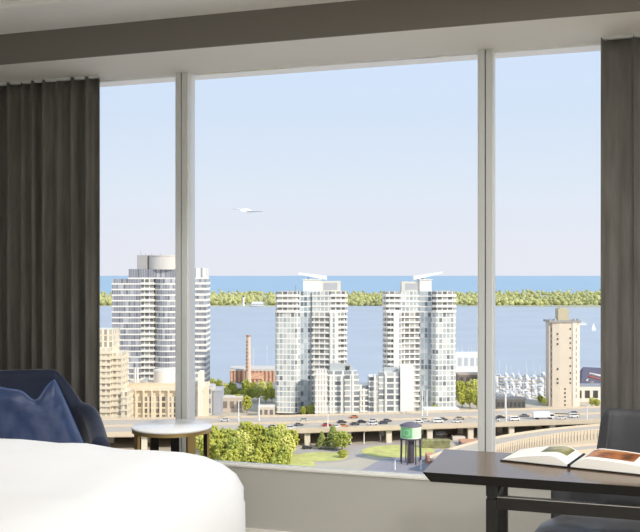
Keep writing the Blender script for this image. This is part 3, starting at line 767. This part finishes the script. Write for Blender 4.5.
# --- boats
def boat(name, label, L, mastH, hullc, group):
    r = thing(name, label, 'boat', (0, 0, GZ-1.5), 0, group)
    m = MB(); n = 10; vs = []; fs = []
    for i in range(n+1):
        t = i/n; w = L*.16*(1-max(0, (t-.45)/.55)**2.2)*(1-.25*max(0, (.3-t)/.3)); x = (t-.5)*L; s = .25*t
        vs += [(x, -w, 1.1+s), (x, -w*.55, -.2), (x, w*.55, -.2), (x, w, 1.1+s)]
    for i in range(n):
        a = i*4
        for k in range(3): fs.append((a+k, a+k+1, a+k+5, a+k+4))
        fs.append((a+3, a, a+4, a+7))
    fs.append((0, 3, 2, 1)); fs.append((n*4, n*4+1, n*4+2, n*4+3))
    m.add(vs, fs, 0, True).build('hull', mat('hull_'+hullc.strip('#'), hullc, .4), r)
    MB().prism([(-L*.25, -L*.09), (L*.15, -L*.07), (L*.2, 0), (L*.15, L*.07), (-L*.25, L*.09)], 1.2, 2.3 if mastH else 3.0).build('cabin', mat('cabin_white', '#f2f1ee', .4), r)
    MB().box(-L*.2, L*.1, -L*.095, L*.095, 1.6, 1.95).build('cabin_window', mat('cabin_glass', '#4a525c', .2), r)
    if mastH:
        MB().tube([(L*.08, 0, 1.2), (L*.08, 0, mastH)], .14, 6).build('mast', mat('mast_white', '#eceae6', .4), r)
        MB().tube([(L*.08, 0, 2.8), (-L*.35, 0, 2.9)], .22, 6).build('furled_sail', mat('sail_cover', '#dfe3ea', .7), r)
    else:
        MB().box(-L*.12, L*.06, -L*.07, L*.07, 3.0, 3.9).build('flybridge', mat('cabin_white', '#f2f1ee', .4), r)
    return r
gb = 'boats moored in the marina'
sA = boat('sailing_boat', 'white moored sailing boat with bare mast in the marina left of the silo', 11, 15, '#f0eeea', gb)
mA = boat('motor_yacht', 'white moored motor yacht among the boats left of the silo', 13, 0, '#f4f3f0', gb+' without masts')
first = {id(sA): 1, id(mA): 1}; rb = random.Random(5)
spots = []
for row, Z in enumerate((582, 594, 607, 621, 636, 652, 669, 688, 710)):
    for k in range(7):
        spots.append((497.5+k*7.4+rb.uniform(-1.5, 1.5), Z+rb.uniform(-3, 3)))
for i, (px, Z) in enumerate(spots):
    src = sA if (i*7) % 5 in (0, 2) else mA
    p = P(px, Z, GZ-1.5); rz = TH+PI/2+rb.uniform(-.15, .15)+(PI if rb.random() < .5 else 0)+rb.choice((0, 0, 1.1))
    if id(src) in first: src.location = p; src.rotation_euler.z = rz; del first[id(src)]
    else: copy_tree(src, p, rz, scale=(rb.uniform(.65, .95),)*3)
bpy.context.view_layer.update()
for i, (px, Z) in enumerate(((458, 690), (463, 680), (469, 700), (474, 690), (462, 720), (472, 725))):
    copy_tree(sA, P(px, Z, GZ-1.5), TH+PI/2, 'white sailing boat with tall mast right of the twin towers', 'sailing boats right of the twin towers', (1.2, 1.2, 1.6))
for px, Z, mh in ((253.5, 690, 24), (267, 690, 26)):
    copy_tree(sA, P(px, Z, GZ-1.5), TH+PI/2, 'tall masted sailing boat %s the brick chimney' % ('just right of' if px < 260 else 'farther right from'), scale=(1, 1, mh/15))
dock = None
for k, Z in enumerate((588, 601, 614, 629, 644, 661, 679, 699)):
    p0, p1 = P(497, Z, GZ-1.5), P(548, Z, GZ-1.5); L_ = (p1-p0).length
    d_ = thing('floating_dock', 'long tan floating dock between rows of moored boats', 'dock', (p0+p1)/2, TH, 'floating docks of the marina')
    MB().box(-L_/2, L_/2, -1.2, 1.2, .3, .9).build('walkway', mat('dock_wood', '#c9b294', .8), d_)
    for q in range(8): MB().tube([(-L_/2+L_*(q+.5)/8, 1.3, -.3), (-L_/2+L_*(q+.5)/8, 1.3, 2.6)], .25, 8).build('piling', mat('piling_wood', '#8f7b66', .8), d_)
# sail boat out on the bay
yb = thing('sailing_boat', 'small boat with white sails on the open harbour right of the silo', 'boat', P(593.5, 1310, GZ-1.5), TH+.3)
m = MB(); m.add([(-6,-1.5,1.5), (7,0,1.8), (-6,1.5,1.5), (-5,-.8,-.2), (5,0,-.2), (-5,.8,-.2)], [(0,1,2), (3,4,1,0), (5,2,1,4), (0,2,5,3), (5,4,3)]); m.build('hull', mat('hull_white', '#f0f0ee', .4), yb); yb.scale = (.62, .62, .62)
MB().add([(-5,0,3), (1,.1,3), (.6,.1,17), (-5,.25,3), (1,.35,3), (.6,.35,17)], [(0,1,2), (5,4,3), (0,2,5,3), (1,4,5,2), (0,3,4,1)]).build('mainsail', mat('sail_white', '#f7f7f5', .7), yb)
MB().add([(1.5,0,2.4), (6.5,.1,2.4), (1,.1,14), (1.5,.2,2.4), (6.5,.3,2.4), (1,.3,14)], [(0,1,2), (5,4,3), (0,2,5,3), (1,4,5,2), (0,3,4,1)]).build('jib', mat('sail_white', '#f7f7f5', .7), yb)
MB().tube([(1.2,.2,1), (1.2,.2,18)], .15, 6).build('mast', white, yb)
fy = thing('ferry', 'white ferry boat on the water just right of the silo top', 'boat', P(582.5, 1450, GZ-1.5), TH)
m = MB(); m.add([(-5,-2,0), (4,-2,0), (6,0,.0), (4,2,0), (-5,2,0), (-5.5,-2.4,2), (5,-2.4,2), (7.5,0,2.3), (5,2.4,2), (-5.5,2.4,2)], [(4,3,2,1,0), (5,6,7,8,9), (0,1,6,5), (1,2,7,6), (2,3,8,7), (3,4,9,8), (4,0,5,9)]); m.build('hull', mat('hull_white', '#f0f0ee', .4), fy)
MB().box(-4, 3, -1.6, 1.6, 2, 4.6).build('cabin', white, fy); MB().box(-3.6, 2.6, -1.7, 1.7, 2.9, 3.7).build('cabin_window', mat('cabin_glass', '#4a525c', .2), fy)

# --- trees
def crown_mesh(seed, h, w, kind='round', n=420):
    random.seed(seed); m = MB()
    for k in range(n):
        if kind == 'round':
            while True:
                v = Vector([random.uniform(-1, 1) for _ in range(3)])
                if .45 < v.length < 1: break
            lob = 1+.28*mnoise.noise(v*2.2+Vector((seed, 0, 0)))
            c = Vector((v.x*w/2*lob, v.y*w/2*lob, h*.60+v.z*h*.40*lob))
        else:
            t = random.random()**.8; a = random.uniform(0, 6.28); r = (1-t)*w/2*random.uniform(.5, 1.05)
            c = Vector((r*math.cos(a), r*math.sin(a), h*.12+t*h*.86))
        m.blob(c, w*random.uniform(.035, .085), 0, 0, .45, .8, False)
    return m
def leafmat(name, c): return mat(name, c, .85, spec=.15, var=.28, vscale=.45)
greens = [leafmat('leaf_yellow_green', '#b3b353'), leafmat('leaf_green', '#aaaf55'), leafmat('leaf_olive', '#8f9554'), leafmat('leaf_pale', '#d2cf78')]
bark = mat('bark', '#5c4c3c', .9)
def tree_proto(seed, h, w, m_, kind, label, group):
    t = thing('deciduous_tree' if kind == 'round' else 'conifer_tree', label, 'tree', (0, 0, GZ), 0, group)
    crown_mesh(seed, h, w, kind).build('crown', m_, t)
    tk = MB().tube([(0,0,0), (.1,0,h*.35), (0,.1,h*.6)], [w*.035, w*.028, w*.015], 8)
    for a in range(3 if kind == 'round' else 0):
        tk.tube([(0,0,h*.3), (math.cos(a*2.1)*w*.2, math.sin(a*2.1)*w*.2, h*.55)], [w*.02, w*.01], 6)
    tk.build('trunk', bark, t); return t
clusters = [
 ('yellow green leafy tree in the dense clump below the highway at left', 'trees in the clump below the highway', [(x, y) for x, y in
   [(212,454),(224,453),(236,453),(248,453),(259,453),(270,454),(281,454),(290,455),(218,462),(230,461),(241,463),(253,462),(264,463),(275,463),(287,463),(208,468),(224,471),(236,473),(248,472),(260,474),(272,473),(284,474),(201,457),(230,484),(254,486),(278,486)]], (10.5, 14.5)),
 ('bushy green tree between the brick hall and the highway', 'trees behind the highway at left', [(x, y) for x, y in
   [(212,391),(219,391),(226,404),(234,402),(242,404),(250,402),(258,401),(266,403),(272,402),(214,402),(222,410),(238,410),(247,413),(232,398),(262,396),(254,395),(270,394),(246,395),(226,396)]], (8, 10.5)),
 ('light green tree at the foot of the podium building', 'street trees along the podium building', [(x, 416.5) for x in (304, 311, 318, 361, 366, 376, 381, 434, 438)], (5, 7)),
 ('green tree on the right side of the right twin tower', 'trees right of the twin towers', [(460,400),(467,398),(474,400),(462,408),(470,408),(477,409)], (10, 14)),
 ('small tree in front of the quay buildings at right', 'small trees by the quay buildings', [(540,404),(544,406),(592,407),(597,408)], (5, 6)),
]
protos = None; rt = random.Random(9)
for ci, (label, group, pts, hr) in enumerate(clusters):
    prs = [tree_proto(100+ci*10+k, 10, 8.5, greens[(0, 1, 3, 0)[k] if ci != 1 else (0, 1, 3, 0)[k]], 'round', label, group) for k in range(min(4, len(pts)))]
    for i, (x, y) in enumerate(pts):
        h = rt.uniform(*hr)/10; p = G(x, y); pr = prs[i % len(prs)]
        if i < len(prs): pr.location = p; pr.scale = (h*.72, h*.72, h); pr.rotation_euler.z = rt.uniform(0, 6)
        else: copy_tree(pr, p, rt.uniform(0, 6), scale=(h*rt.uniform(.62, .78), h*.7, h))
bpy.context.view_layer.update()
c1 = tree_proto(300, 11, 9, greens[2], 'cone', 'dark green tree with pointed top in front of the highway pier', None); c1.location = G(333, 449)
c2 = tree_proto(301, 9, 8, greens[1], 'round', 'round green tree right beside the pointed tree below the highway', None); c2.location = G(342, 451)
c3 = tree_proto(302, 8, 6.5, greens[2], 'cone', 'short dark tree left of the pointed tree below the highway', None); c3.location = G(322, 449)
c4 = tree_proto(303, 3.6, 4.2, greens[0], 'round', 'low yellow green bush on the grass left of the white parked car', None); c4.location = G(343, 458)
hg = thing('hedge', 'clipped olive hedge right of the round water tower', 'hedge', G(436, 448), TH)
random.seed(4); m = MB().box(-6.3, 6.3, -.5, 3, 0, 3.4)
for k in range(420):
    f = random.random(); m.blob((random.uniform(-6.4, 6.4), -.5 if f < .5 else random.uniform(-.5, 3), random.uniform(.2, 3.5) if f < .5 else 3.4), random.uniform(.3, .5), 0, 0, .3, 1, False)
m.build('foliage', leafmat('hedge_leaf', '#a09c72'), hg)

# --- ground patches in front
grass = mat('lawn', '#ccc979', .9, var=.15, vscale=.25); road = mat('road_asphalt', '#b9afa6', .85, var=.05, vscale=.2); plaza = mat('plaza_paving', '#a09a9f', .85, var=.05, vscale=.3)
def ell(cx, cy, rx, ry, n=32): return [G(cx+rx*math.cos(2*PI*k/n), cy+ry*math.sin(2*PI*k/n)) for k in range(n)]
flat('floor_road', [G(150, 475), G(340, 462), G(420, 444), G(520, 440), G(640, 444), G(640, 437), G(420, 438), G(300, 450), G(150, 458)], GZ+.05, road, thick=.1)
flat('floor_plaza', [G(355, 474), G(378, 461), G(400, 456), G(448, 449), G(480, 448), G(500, 470), G(480, 520), G(380, 500)], GZ+.09, plaza, thick=.1)
gk = [('grass_oval', ell(398, 451.5, 37, 6.2), 'large bright green lawn beside the round water tower'), ('grass_oval', ell(322, 457, 26, 4.5), 'narrow green lawn under the pointed tree'), ('grass_oval', ell(255, 465, 60, 14), 'green lawn under the dense tree clump at left')]
for nm, e_, lb in gk:
    o = flat(nm, e_, GZ+.16+.06*gk.index((nm, e_, lb)), grass, None, .12); o.name = 'lawn'; tag(o, lb, 'grass', kind='stuff')

# --- round water tower
wt = thing('water_tower', 'green and white round water tower on dark legs in front of the highway', 'water tower', G(410.8, 463), TH)
sw = 79*F/(463-275)/F; hz = lambda y: 79-(y-275)*sw
m = MB(); Rw = 10.3*sw
MB().lathe([(Rw, hz(437.5)), (Rw, hz(425.5))], 48, smooth=True).lathe([(0, hz(437.5)), (Rw, hz(437.5))], 48).build('tank', mat('tank_white', '#e9f0df', .5), wt)
MB().lathe([(Rw+.04, hz(436.6)), (Rw+.04, hz(426.4))], 24, a0=math.radians(195), a1=math.radians(272)).build('green_panel', mat('tank_green', '#7cc983', .5), wt)
MB().lathe([(Rw+.03, hz(436)), (Rw+.03, hz(427))], 24, a0=math.radians(272), a1=math.radians(345)).build('pale_panel', mat('tank_pale_green', '#d3ecc6', .5), wt)
q = MB()   # round emblem on the green panel
for k in range(20):
    a = 2*PI*k/20; b2 = 2*PI*(k+1)/20; c0 = math.radians(240); zc = hz(431.4)
    P4 = lambda r, t: ((Rw+.1)*math.cos(c0+r*math.cos(t)/Rw), (Rw+.1)*math.sin(c0+r*math.cos(t)/Rw), zc+r*math.sin(t))
    q.add([P4(1.1, a), P4(1.1, b2), P4(1.45, b2), P4(1.45, a)], [(0,1,2,3)])
q.build('emblem_ring', mat('emblem_green', '#b8e2b0', .5), wt)
MB().lathe([(Rw+.35, hz(425.8)), (Rw+.3, hz(425)), (Rw*.55, hz(422.8)), (0, hz(421.6))], 48).lathe([(0, hz(425.8)), (Rw+.35, hz(425.8))], 48).build('conical_roof', mat('tank_roof', '#6d6670', .6), wt)
drk = mat('steel_dark', '#4f474c', .6)
MB().lathe([(Rw+.2, hz(438.6)), (Rw+.2, hz(437.3))], 40, smooth=False).lathe([(0, hz(440)), (Rw*.7, hz(439.6)), (Rw+.2, hz(438.6))], 40).build('support_ring', drk, wt)
MB().tube([(0,0,0), (0,0,hz(439))], [1.5, 1.1], 16).build('riser_pipe', drk, wt)
for k in range(8):
    a = 2*PI*(k+.5)/8; MB().tube([(Rw*math.cos(a)*1.03, Rw*math.sin(a)*1.03, 0), (Rw*math.cos(a)*.97, Rw*math.sin(a)*.97, hz(438.4))], .27, 8).build('leg', drk, wt)
# brick blocks by the tower
simple_building('brick_kiosk', 'small orange brick kiosk right of the round water tower', 'building', 431.5, 379*.995, 3.4, 8, 2.6, '#c98668', '#d9987c')
simple_building('brick_hall', 'low brick building with orange roof against the right mullion', 'building', 470, 415, 8, 8, 1.6, '#8d7f8c', '#d39a78')
simple_building('guard_hut', 'low pale concrete hut in front of the highway right of the hedge', 'building', 459, 430, 6, 5, 1.3, '#e0d6c9', '#ece4d8')

# --- elevated highway
deckm = mat('highway_asphalt', '#c3b6a6', .85, var=.05, vscale=.15); conc = mat('highway_concrete', '#d6c5ab', .85, var=.05, vscale=.3)
DH = 7.6
def path_pts(l): return [P(x, Z, GZ) for x, Z in l]
front = [(-500, 380), (0, 400), (130, 405), (290, 413), (470, 429), (600, 441), (800, 462), (1300, 520)]
def ribbon(root, pts, width, z, parts, dz=None):
    """deck slab, girder face and parapets along a plan path; width goes away from the viewer"""
    n = len(pts); nr = []
    for i in range(n):
        d = (pts[min(i+1, n-1)]-pts[max(i-1, 0)]); d.z = 0; d.normalize(); nr.append(Vector((-d.y, d.x, 0)))
    zz = lambda i: z if dz is None else z+dz[i]
    def strip(o0, o1, z0, z1, name, mt):
        m = MB(); vs = []; fs = []
        for i, p in enumerate(pts):
            for o_, zq in ((o0, z0), (o1, z0), (o1, z1), (o0, z1)):
                q = p+nr[i]*o_; vs.append((q.x, q.y, GZ+zz(i)+zq))
        for i in range(n-1):
            a = i*4
            for k in range(4):
                k2 = (k+1) % 4; fs.append((a+k, a+4+k, a+4+k2, a+k2))
        fs += [(0,1,2,3), (n*4-1, n*4-2, n*4-3, n*4-4)]
        return m.add(vs, fs).build(name, mt, root)
    strip(0, width, -.9, 0, 'deck', parts[0]); strip(-.3, .15, -1.3, .95, 'parapet', parts[1]); strip(width-.15, width+.3, -1.3, .95, 'parapet', parts[1])
    return strip, nr
hw = thing('elevated_highway', 'long elevated concrete highway on piers crossing in front of the towers', 'highway')
fp = path_pts(front)
# densify
def dens(l, n=8):
    out = []
    for i in range(len(l)-1):
        for k in range(n): out.append(l[i].lerp(l[i+1], k/n))
    return out+[l[-1]]
fpd = dens(fp, 4)
strip, nr = ribbon(hw, fpd, 40, DH, (deckm, conc))
strip(19.6, 20.1, 0, .9, 'median_barrier', conc)
strip(2, 2.6, -2.0, -.9, 'girder', conc); strip(37, 37.6, -2.0, -.9, 'girder', conc)
def deck_at(x, off):   # point on the deck, off metres behind its front edge
    for i in range(len(front)-1):
        if front[i][0] <= x <= front[i+1][0]:
            t = (x-front[i][0])/(front[i+1][0]-front[i][0]); Z = front[i][1]+t*(front[i+1][1]-front[i][1]); break
    p0 = P(x, Z, GZ); pa = P(front[i][0], front[i][1], GZ); pb = P(front[i+1][0], front[i+1][1], GZ); d = (pb-pa).normalized()
    return p0+Vector((-d.y, d.x, 0))*off, math.atan2(d.y, d.x)
pier = None
for row, off in enumerate((2.3, 20, 37)):
    for x in range(-61, 760, 41):
        p, a = deck_at(x+(0, 2, 4)[row], off)
        if pier is None or row > 0 and x < -40 and False:
            m = MB().prism([(-1.3, -.8), (1.3, -.8), (1.3, .8), (-1.3, .8)], 0, DH-2.0).prism([(-1.9, -1.0), (1.9, -1.0), (1.9, 1.0), (-1.9, 1.0)], DH-2.0, DH-.9)
            pier = m.build('pier', mat('pier_concrete', '#e3d8c2', .85), hw, (p.x, p.y, GZ), a)
        else:
            c = pier.copy(); col.objects.link(c); c.parent = hw; c.location = (p.x, p.y, GZ); c.rotation_euler.z = a
# retaining wall behind the piers
m = MB(); pts2 = [p+nr[i]*41 for i, p in enumerate(fpd)]
vs = []; fs = []
for p in pts2: vs += [(p.x, p.y, GZ), (p.x, p.y+1, GZ), (p.x, p.y+1, GZ+DH-1), (p.x, p.y, GZ+DH-1)]
for i in range(len(pts2)-1):
    a = i*4
    for k in range(4): fs.append((a+k, a+4+k, a+4+(k+1) % 4, a+(k+1) % 4))
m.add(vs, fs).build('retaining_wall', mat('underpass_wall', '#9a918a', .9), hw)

# curved ramps at the right
def bez(pts, n=28):
    out = []
    for k in range(n+1):
        t = k/n; q = [Vector(p) for p in pts]
        while len(q) > 1: q = [q[i].lerp(q[i+1], t) for i in range(len(q)-1)]
        out.append(q[0])
    return out
rp = thing('curved_ramp', 'curved concrete highway ramp with ribbed parapet behind the open book', 'ramp')
c_ = bez([P(455, 352, GZ), P(498, 392, GZ), P(560, 424, GZ), P(700, 437, GZ)])
st_, nr2 = ribbon(rp, c_, 11, 6.2, (deckm, conc))
rib = None; ribm = mat('rib_concrete', '#dccfba', .85)
for i in range(len(c_)-1):
    for k in range(3):
        p = c_[i].lerp(c_[i+1], k/3); d = c_[i+1]-c_[i]; a = math.atan2(d.y, d.x); q = p-Vector((-d.y, d.x, 0)).normalized()*.45
        if rib is None: rib = MB().box(-.22, .22, -.12, .25, -3.6, .7).build('rib', ribm, rp, (q.x, q.y, GZ+6.2), a)
        else:
            c = rib.copy(); col.objects.link(c); c.parent = rp; c.location = (q.x, q.y, GZ+6.2); c.rotation_euler.z = a
st_(-.15, .2, -6.2, -1.3, 'side_wall', mat('ramp_wall', '#c9bba6', .85))
r2 = thing('curved_ramp', 'lower curved concrete ramp nearest to the desk, in front of the ribbed ramp', 'ramp')
c2_ = bez([P(440, 330, GZ), P(500, 370, GZ), P(560, 396, GZ), P(720, 408, GZ)])
s2_, _n = ribbon(r2, c2_, 10, 2.6, (deckm, conc)); s2_(-.1, .2, -2.6, -1.2, 'side_wall', mat('ramp_wall', '#c9bba6', .85))
sg = thing('overhead_gantry', 'dark steel sign gantry over the curved ramp right of the silo', 'gantry', P(579, 452, GZ), TH)
MB().tube([(0,0,0), (0,0,9)], .3, 8).build('post', drk, sg); MB().tube([(0,0,9), (-12,0,9.4)], .25, 8).build('arm', drk, sg)
MB().box(-.4, 5, -.15, .15, 1.8, 2.6, M=Matrix.Rotation(.35, 4, 'Y')).build('brace', drk, sg)

# --- vehicles
glassc = mat('car_glass', '#33373d', .15); tyre = mat('tyre', '#222222', .8)
def vehicle(name, label, cat, kind, c):
    r = thing(name, label, cat)
    body = mat('car_paint_'+c.strip('#'), c, .3, coat=.5)
    if kind == 'car': L, prof, cab, w = 4.5, [(-2.25,.35),(2.25,.35),(2.3,.75),(1.3,.95),(-1.9,.98),(-2.28,.85)], [(-1.75,.95),(1.15,.95),(.45,1.45),(-1.2,1.47)], .88
    elif kind == 'van': L, prof, cab, w = 5, [(-2.5,.4),(2.5,.4),(2.5,1.0),(2.0,1.3),(1.5,2.1),(-2.5,2.15)], [(-2.3,1.3),(1.8,1.3),(1.45,1.9),(-2.3,1.9)], .98
    else: L, prof, cab, w = 11, [(-5.5,1.0),(3.0,1.0),(3.0,3.7),(-5.5,3.7)], [(3.2,1.5),(5.2,1.5),(5.0,2.3),(3.2,2.4)], 1.25
    def ex(pr, wd, m, mi=0):
        n = len(pr); m.add([(x, -wd, z) for x, z in pr]+[(x, wd, z) for x, z in pr], [tuple(range(n)), tuple(reversed(range(n, 2*n)))]+[(i, n+i, n+(i+1) % n, (i+1) % n) for i in range(n)], mi); return m
    ex(prof, w, MB()).build('body' if kind != 'truck' else 'cargo_box', body, r)
    if kind == 'truck': ex([(3.1,.6),(5.4,.6),(5.4,1.5),(5.0,2.6),(3.1,2.7)], 1.15, MB()).build('cab', mat('cab_white', '#e9e7e2', .4), r)
    if kind == 'car': ex([(-1.1,1.45),(.4,1.43),(.3,1.5),(-1.0,1.52)], w*.78, MB()).build('roof', body, r)
    ex(cab, w*(.86 if kind == 'car' else 1.01), MB()).build('windows', glassc, r)
    wx = (L*.32, -L*.30)
    for x in wx:
        for s in (-1, 1): MB().tube([(x, s*w*.78, .34), (x, s*w*1.01, .34)], .34 if kind != 'truck' else .5, 14).build('wheel', tyre, r)
    return r
#  px, lane offset (m behind the front parapet), kind, colour, label
cars = [(274, 8, 'car', '#34323c', 'dark car on the highway above the tree clump, left of two close together'),
 (282, 8, 'car', '#2f2f3a', 'dark car on the highway above the tree clump, right of two close together'),
 (292, 4, 'car', '#eceae6', 'white car on the near highway lane right of the two dark cars'),
 (303, 12, 'car', '#6d7078', 'grey saloon on the highway left of the white light pole'),
 (312, 25, 'car', '#d3d0cb', 'silver car on the far highway lanes left of the white light pole'),
 (330.5, 9, 'car', '#c0392f', 'red car on the highway just right of the white light pole'),
 (338, 4, 'car', '#f0eeea', 'white car on the near highway lane right of the red car'),
 (346, 5, 'car', '#d98a4c', 'orange car on the near highway lane right of the red car'),
 (349, 16, 'car', '#3b3a40', 'dark car on the highway behind the orange car'),
 (359, 9, 'car', '#5b5754', 'grey brown car on the highway right of the orange car'),
 (369, 15, 'car', '#2e2f36', 'dark car on the middle highway lanes below the podium gap'),
 (377, 8, 'car', '#f1efec', 'white car on the highway right of the dark car in the middle'),
 (382, 17, 'car', '#dddbd8', 'silver car on the farther lanes left of the water tower'),
 (388.5, 10, 'car', '#4a4e57', 'dark grey car on the highway left of the water tower'),
 (396, 16, 'car', '#5a5c63', 'grey car on the highway nearest to the water tower on its left'),
 (368, 30, 'car', '#c9805a', 'orange brown car on the far highway lanes below the podium'),
 (425, 10, 'car', '#f2f0ec', 'white car on the highway just right of the water tower'),
 (434, 14, 'car', '#dfdcd6', 'silver car on the highway above the hedge'),
 (444, 9, 'van', '#eeece8', 'white van on the highway above the hedge'),
 (453, 15, 'car', '#54565c', 'dark grey car on the highway right of the white van'),
 (463, 8, 'car', '#f0eeeb', 'white car on the highway close left of the right mullion'),
 (471, 16, 'car', '#b9a58c', 'beige car on the highway beside the right mullion'),
 (501, 8, 'car', '#efede9', 'white car on the highway just right of the right mullion'),
 (513, 16, 'car', '#47454a', 'dark car on the highway right of the right mullion'),
 (521, 8, 'van', '#f3f1ee', 'white van on the highway left of the white truck'),
 (540, 18, 'car', '#77797f', 'grey car on the highway behind the white truck'),
 (552, 10, 'truck', '#f7f6f3', 'white box truck on the highway in front of the silo'),
 (569, 8, 'car', '#efece8', 'white car on the highway right of the white truck'),
 (585, 12, 'van', '#e9e6e1', 'white van on the highway left of the right curtain'),
 (594, 22, 'car', '#4b4d55', 'dark car on the far highway lanes beside the right curtain'),
 (147, 9, 'car', '#efece6', 'white car on the highway behind the round side table'),
 (225, 30, 'car', '#e7e4df', 'white car on the highway behind the tree clump')]
for px, off, kd, c, lb in cars:
    v = vehicle({'car': 'car', 'van': 'van', 'truck': 'box_truck'}[kd], lb, 'truck' if kd == 'truck' else kd, kd, c)
    p, a = deck_at(px, off); v.location = (p.x, p.y, GZ+DH); v.rotation_euler.z = a+(PI if off > 20 else 0)
gcars = [(307, 449, 'car', '#38363a', 'dark car on the street under the highway beside the first pier'), (346.5, 444.5, 'car', '#f0efec', 'white car on the street in front of the pier right of the pointed tree'),
 (441, 436, 'van', '#f4f2ee', 'white van under the highway above the hedge'), (451, 437, 'car', '#55575e', 'dark car under the highway beside the white van'), (461, 438, 'car', '#8d8f96', 'grey car under the highway near the right mullion'),
 (549, 446, 'car', '#3b3a3c', 'dark car between the two curved ramps'), (556, 445, 'car', '#5a5552', 'brown grey car between the two curved ramps')]
for px, py, kd, c, lb in gcars:
    v = vehicle({'car': 'car', 'van': 'van'}[kd], lb, kd, kd, c); v.location = G(px, py)+Vector((0, 0, .05)); v.rotation_euler.z = TH+.1

# --- lamp poles
def pole(label, p, h, arm=1.8, c='#f3f1ec'):
    r = thing('street_lamp', label, 'lamp post', p, TH)
    MB().tube([(0,0,0), (0,0,h)], [.32, .2], 8).build('pole', mat('pole_white', c, .5), r)
    MB().tube([(0,0,h-.1), (arm*.5,0,h+.5), (arm,0,h+.5)], .12, 6).build('arm', mat('pole_white', c, .5), r)
    MB().box(arm-.3, arm+.8, -.2, .2, h+.4, h+.62).build('lamp_head', greyc, r)
pl_ = [(329, 3, 13.5, 'tall white light pole on the highway left of the red car'), (508.5, 3, 18, 'tall white light pole on the highway right of the right mullion'), (529, 30, 12, 'white light pole on the far side of the highway left of the silo'),
       (240, 30, 12, 'light pole behind the highway below the brick hall'), (262, 30, 14, 'white light pole behind the highway right of the brick chimney'), (441, 30, 16, 'light pole in front of the right twin tower'), (590, 3, 8, 'light pole on the highway beside the right curtain'), (446, 30, 16, 'second light pole in front of the right twin tower')]
for px, off, h, lb in pl_:
    p, a = deck_at(px, off); pole(lb, (p.x, p.y, GZ+DH), h*.8)
pole('short white street lamp under the highway between two piers', G(364, 444), 5.5); pole('short white post on the street right of the under-highway lamp', G(380.5, 441), 3, .4)
pole('white lamp on the plaza left of the water tower', G(395, 470), 4, .5); pole('white lamp on the plaza right of the water tower', G(421, 470), 4, .5)

# --- gull
gu = thing('gull', 'white bird gliding with long wings spread in the pale sky', 'bird', P(246, 26, EYE+26*64/F), TH)
m = MB()
m.tube([(.30, 0, -.02), (.22, 0, 0), (.08, 0, .0), (-.08, 0, 0), (-.22, .0, .0), (-.3, 0, 0)], [.01, .045, .07, .065, .035, .01], 12, M=Matrix.Rotation(math.radians(60), 4, 'Z'))
gw = mat('gull_white', '#f6f7f8', .6); gg = mat('gull_grey', '#b9bec8', .7)
m.build('body', gw, gu)
def wing(s, pts, mt, name):
    m = MB(); vs = []; fs = []
    for (x, z, c, yy) in pts: vs += [(x, yy-c/2, z), (x, yy+c/2, z-.01), (x, yy+c/2, z+.006), (x, yy-c/2, z+.018)]
    for i in range(len(pts)-1):
        a = i*4
        for k in range(4): fs.append((a+k, a+4+k, a+4+(k+1) % 4, a+(k+1) % 4))
    fs += [(0,1,2,3), (len(pts)*4-1, len(pts)*4-2, len(pts)*4-3, len(pts)*4-4)]
    m.add(vs, fs, 0, True).build(name, mt, gu)
wing(-1, [(.05, 0, .22, 0), (-.12, .045, .2, .02), (-.26, .06, .15, .06), (-.40, .065, .06, .12)], gw, 'wing')
wing(1, [(-.0, 0, .22, 0), (.18, -.02, .2, .02), (.34, -.005, .15, .06), (.48, .0, .05, .12)], gg, 'wing')
#OUT_END
# ================================================================== LIGHT
sun = bpy.data.lights.new('sun', 'SUN'); sun.energy = 3.5; sun.angle = math.radians(2); sun.color = (1, .93, .82)
so = bpy.data.objects.new('sun', sun); col.objects.link(so)
sd = (RT*.75-FW*.62).normalized()*math.cos(math.radians(34))+Vector((0, 0, math.sin(math.radians(34))))
so.rotation_euler = sd.to_track_quat('Z', 'Y').to_euler(); so.location = (0, -5, 20)
w = bpy.data.worlds.new('sky'); sc.world = w; w.use_nodes = True; nt = w.node_tree; bg = nt.nodes['Background']
tcn = nt.nodes.new('ShaderNodeTexCoord'); sp_ = nt.nodes.new('ShaderNodeSeparateXYZ'); r = nt.nodes.new('ShaderNodeValToRGB')
nt.links.new(tcn.outputs['Generated'], sp_.inputs[0]); nt.links.new(sp_.outputs[2], r.inputs[0]); nt.links.new(r.outputs[0], bg.inputs[0])
e = r.color_ramp.elements; e[0].position = 0; e[0].color = lin((226, 228, 237)); e[1].position = 1; e[1].color = lin((176, 205, 240))
for p, c in ((.03, (225, 228, 238)), (.09, (219, 229, 241)), (.17, (208, 223, 242)), (.24, (206, 223, 246)), (.5, (190, 214, 244))):
    q = e.new(p); q.color = lin(c)
bg.inputs[1].default_value = 1.0
vs_ = sc.view_settings; vs_.view_transform = 'Standard'; vs_.look = 'None'; vs_.exposure = .1; vs_.gamma = 1; vs_.use_curve_mapping = False
sc.cycles.max_bounces = 8; sc.cycles.diffuse_bounces = 5; sc.cycles.transparent_max_bounces = 12; sc.cycles.sample_clamp_indirect = 6
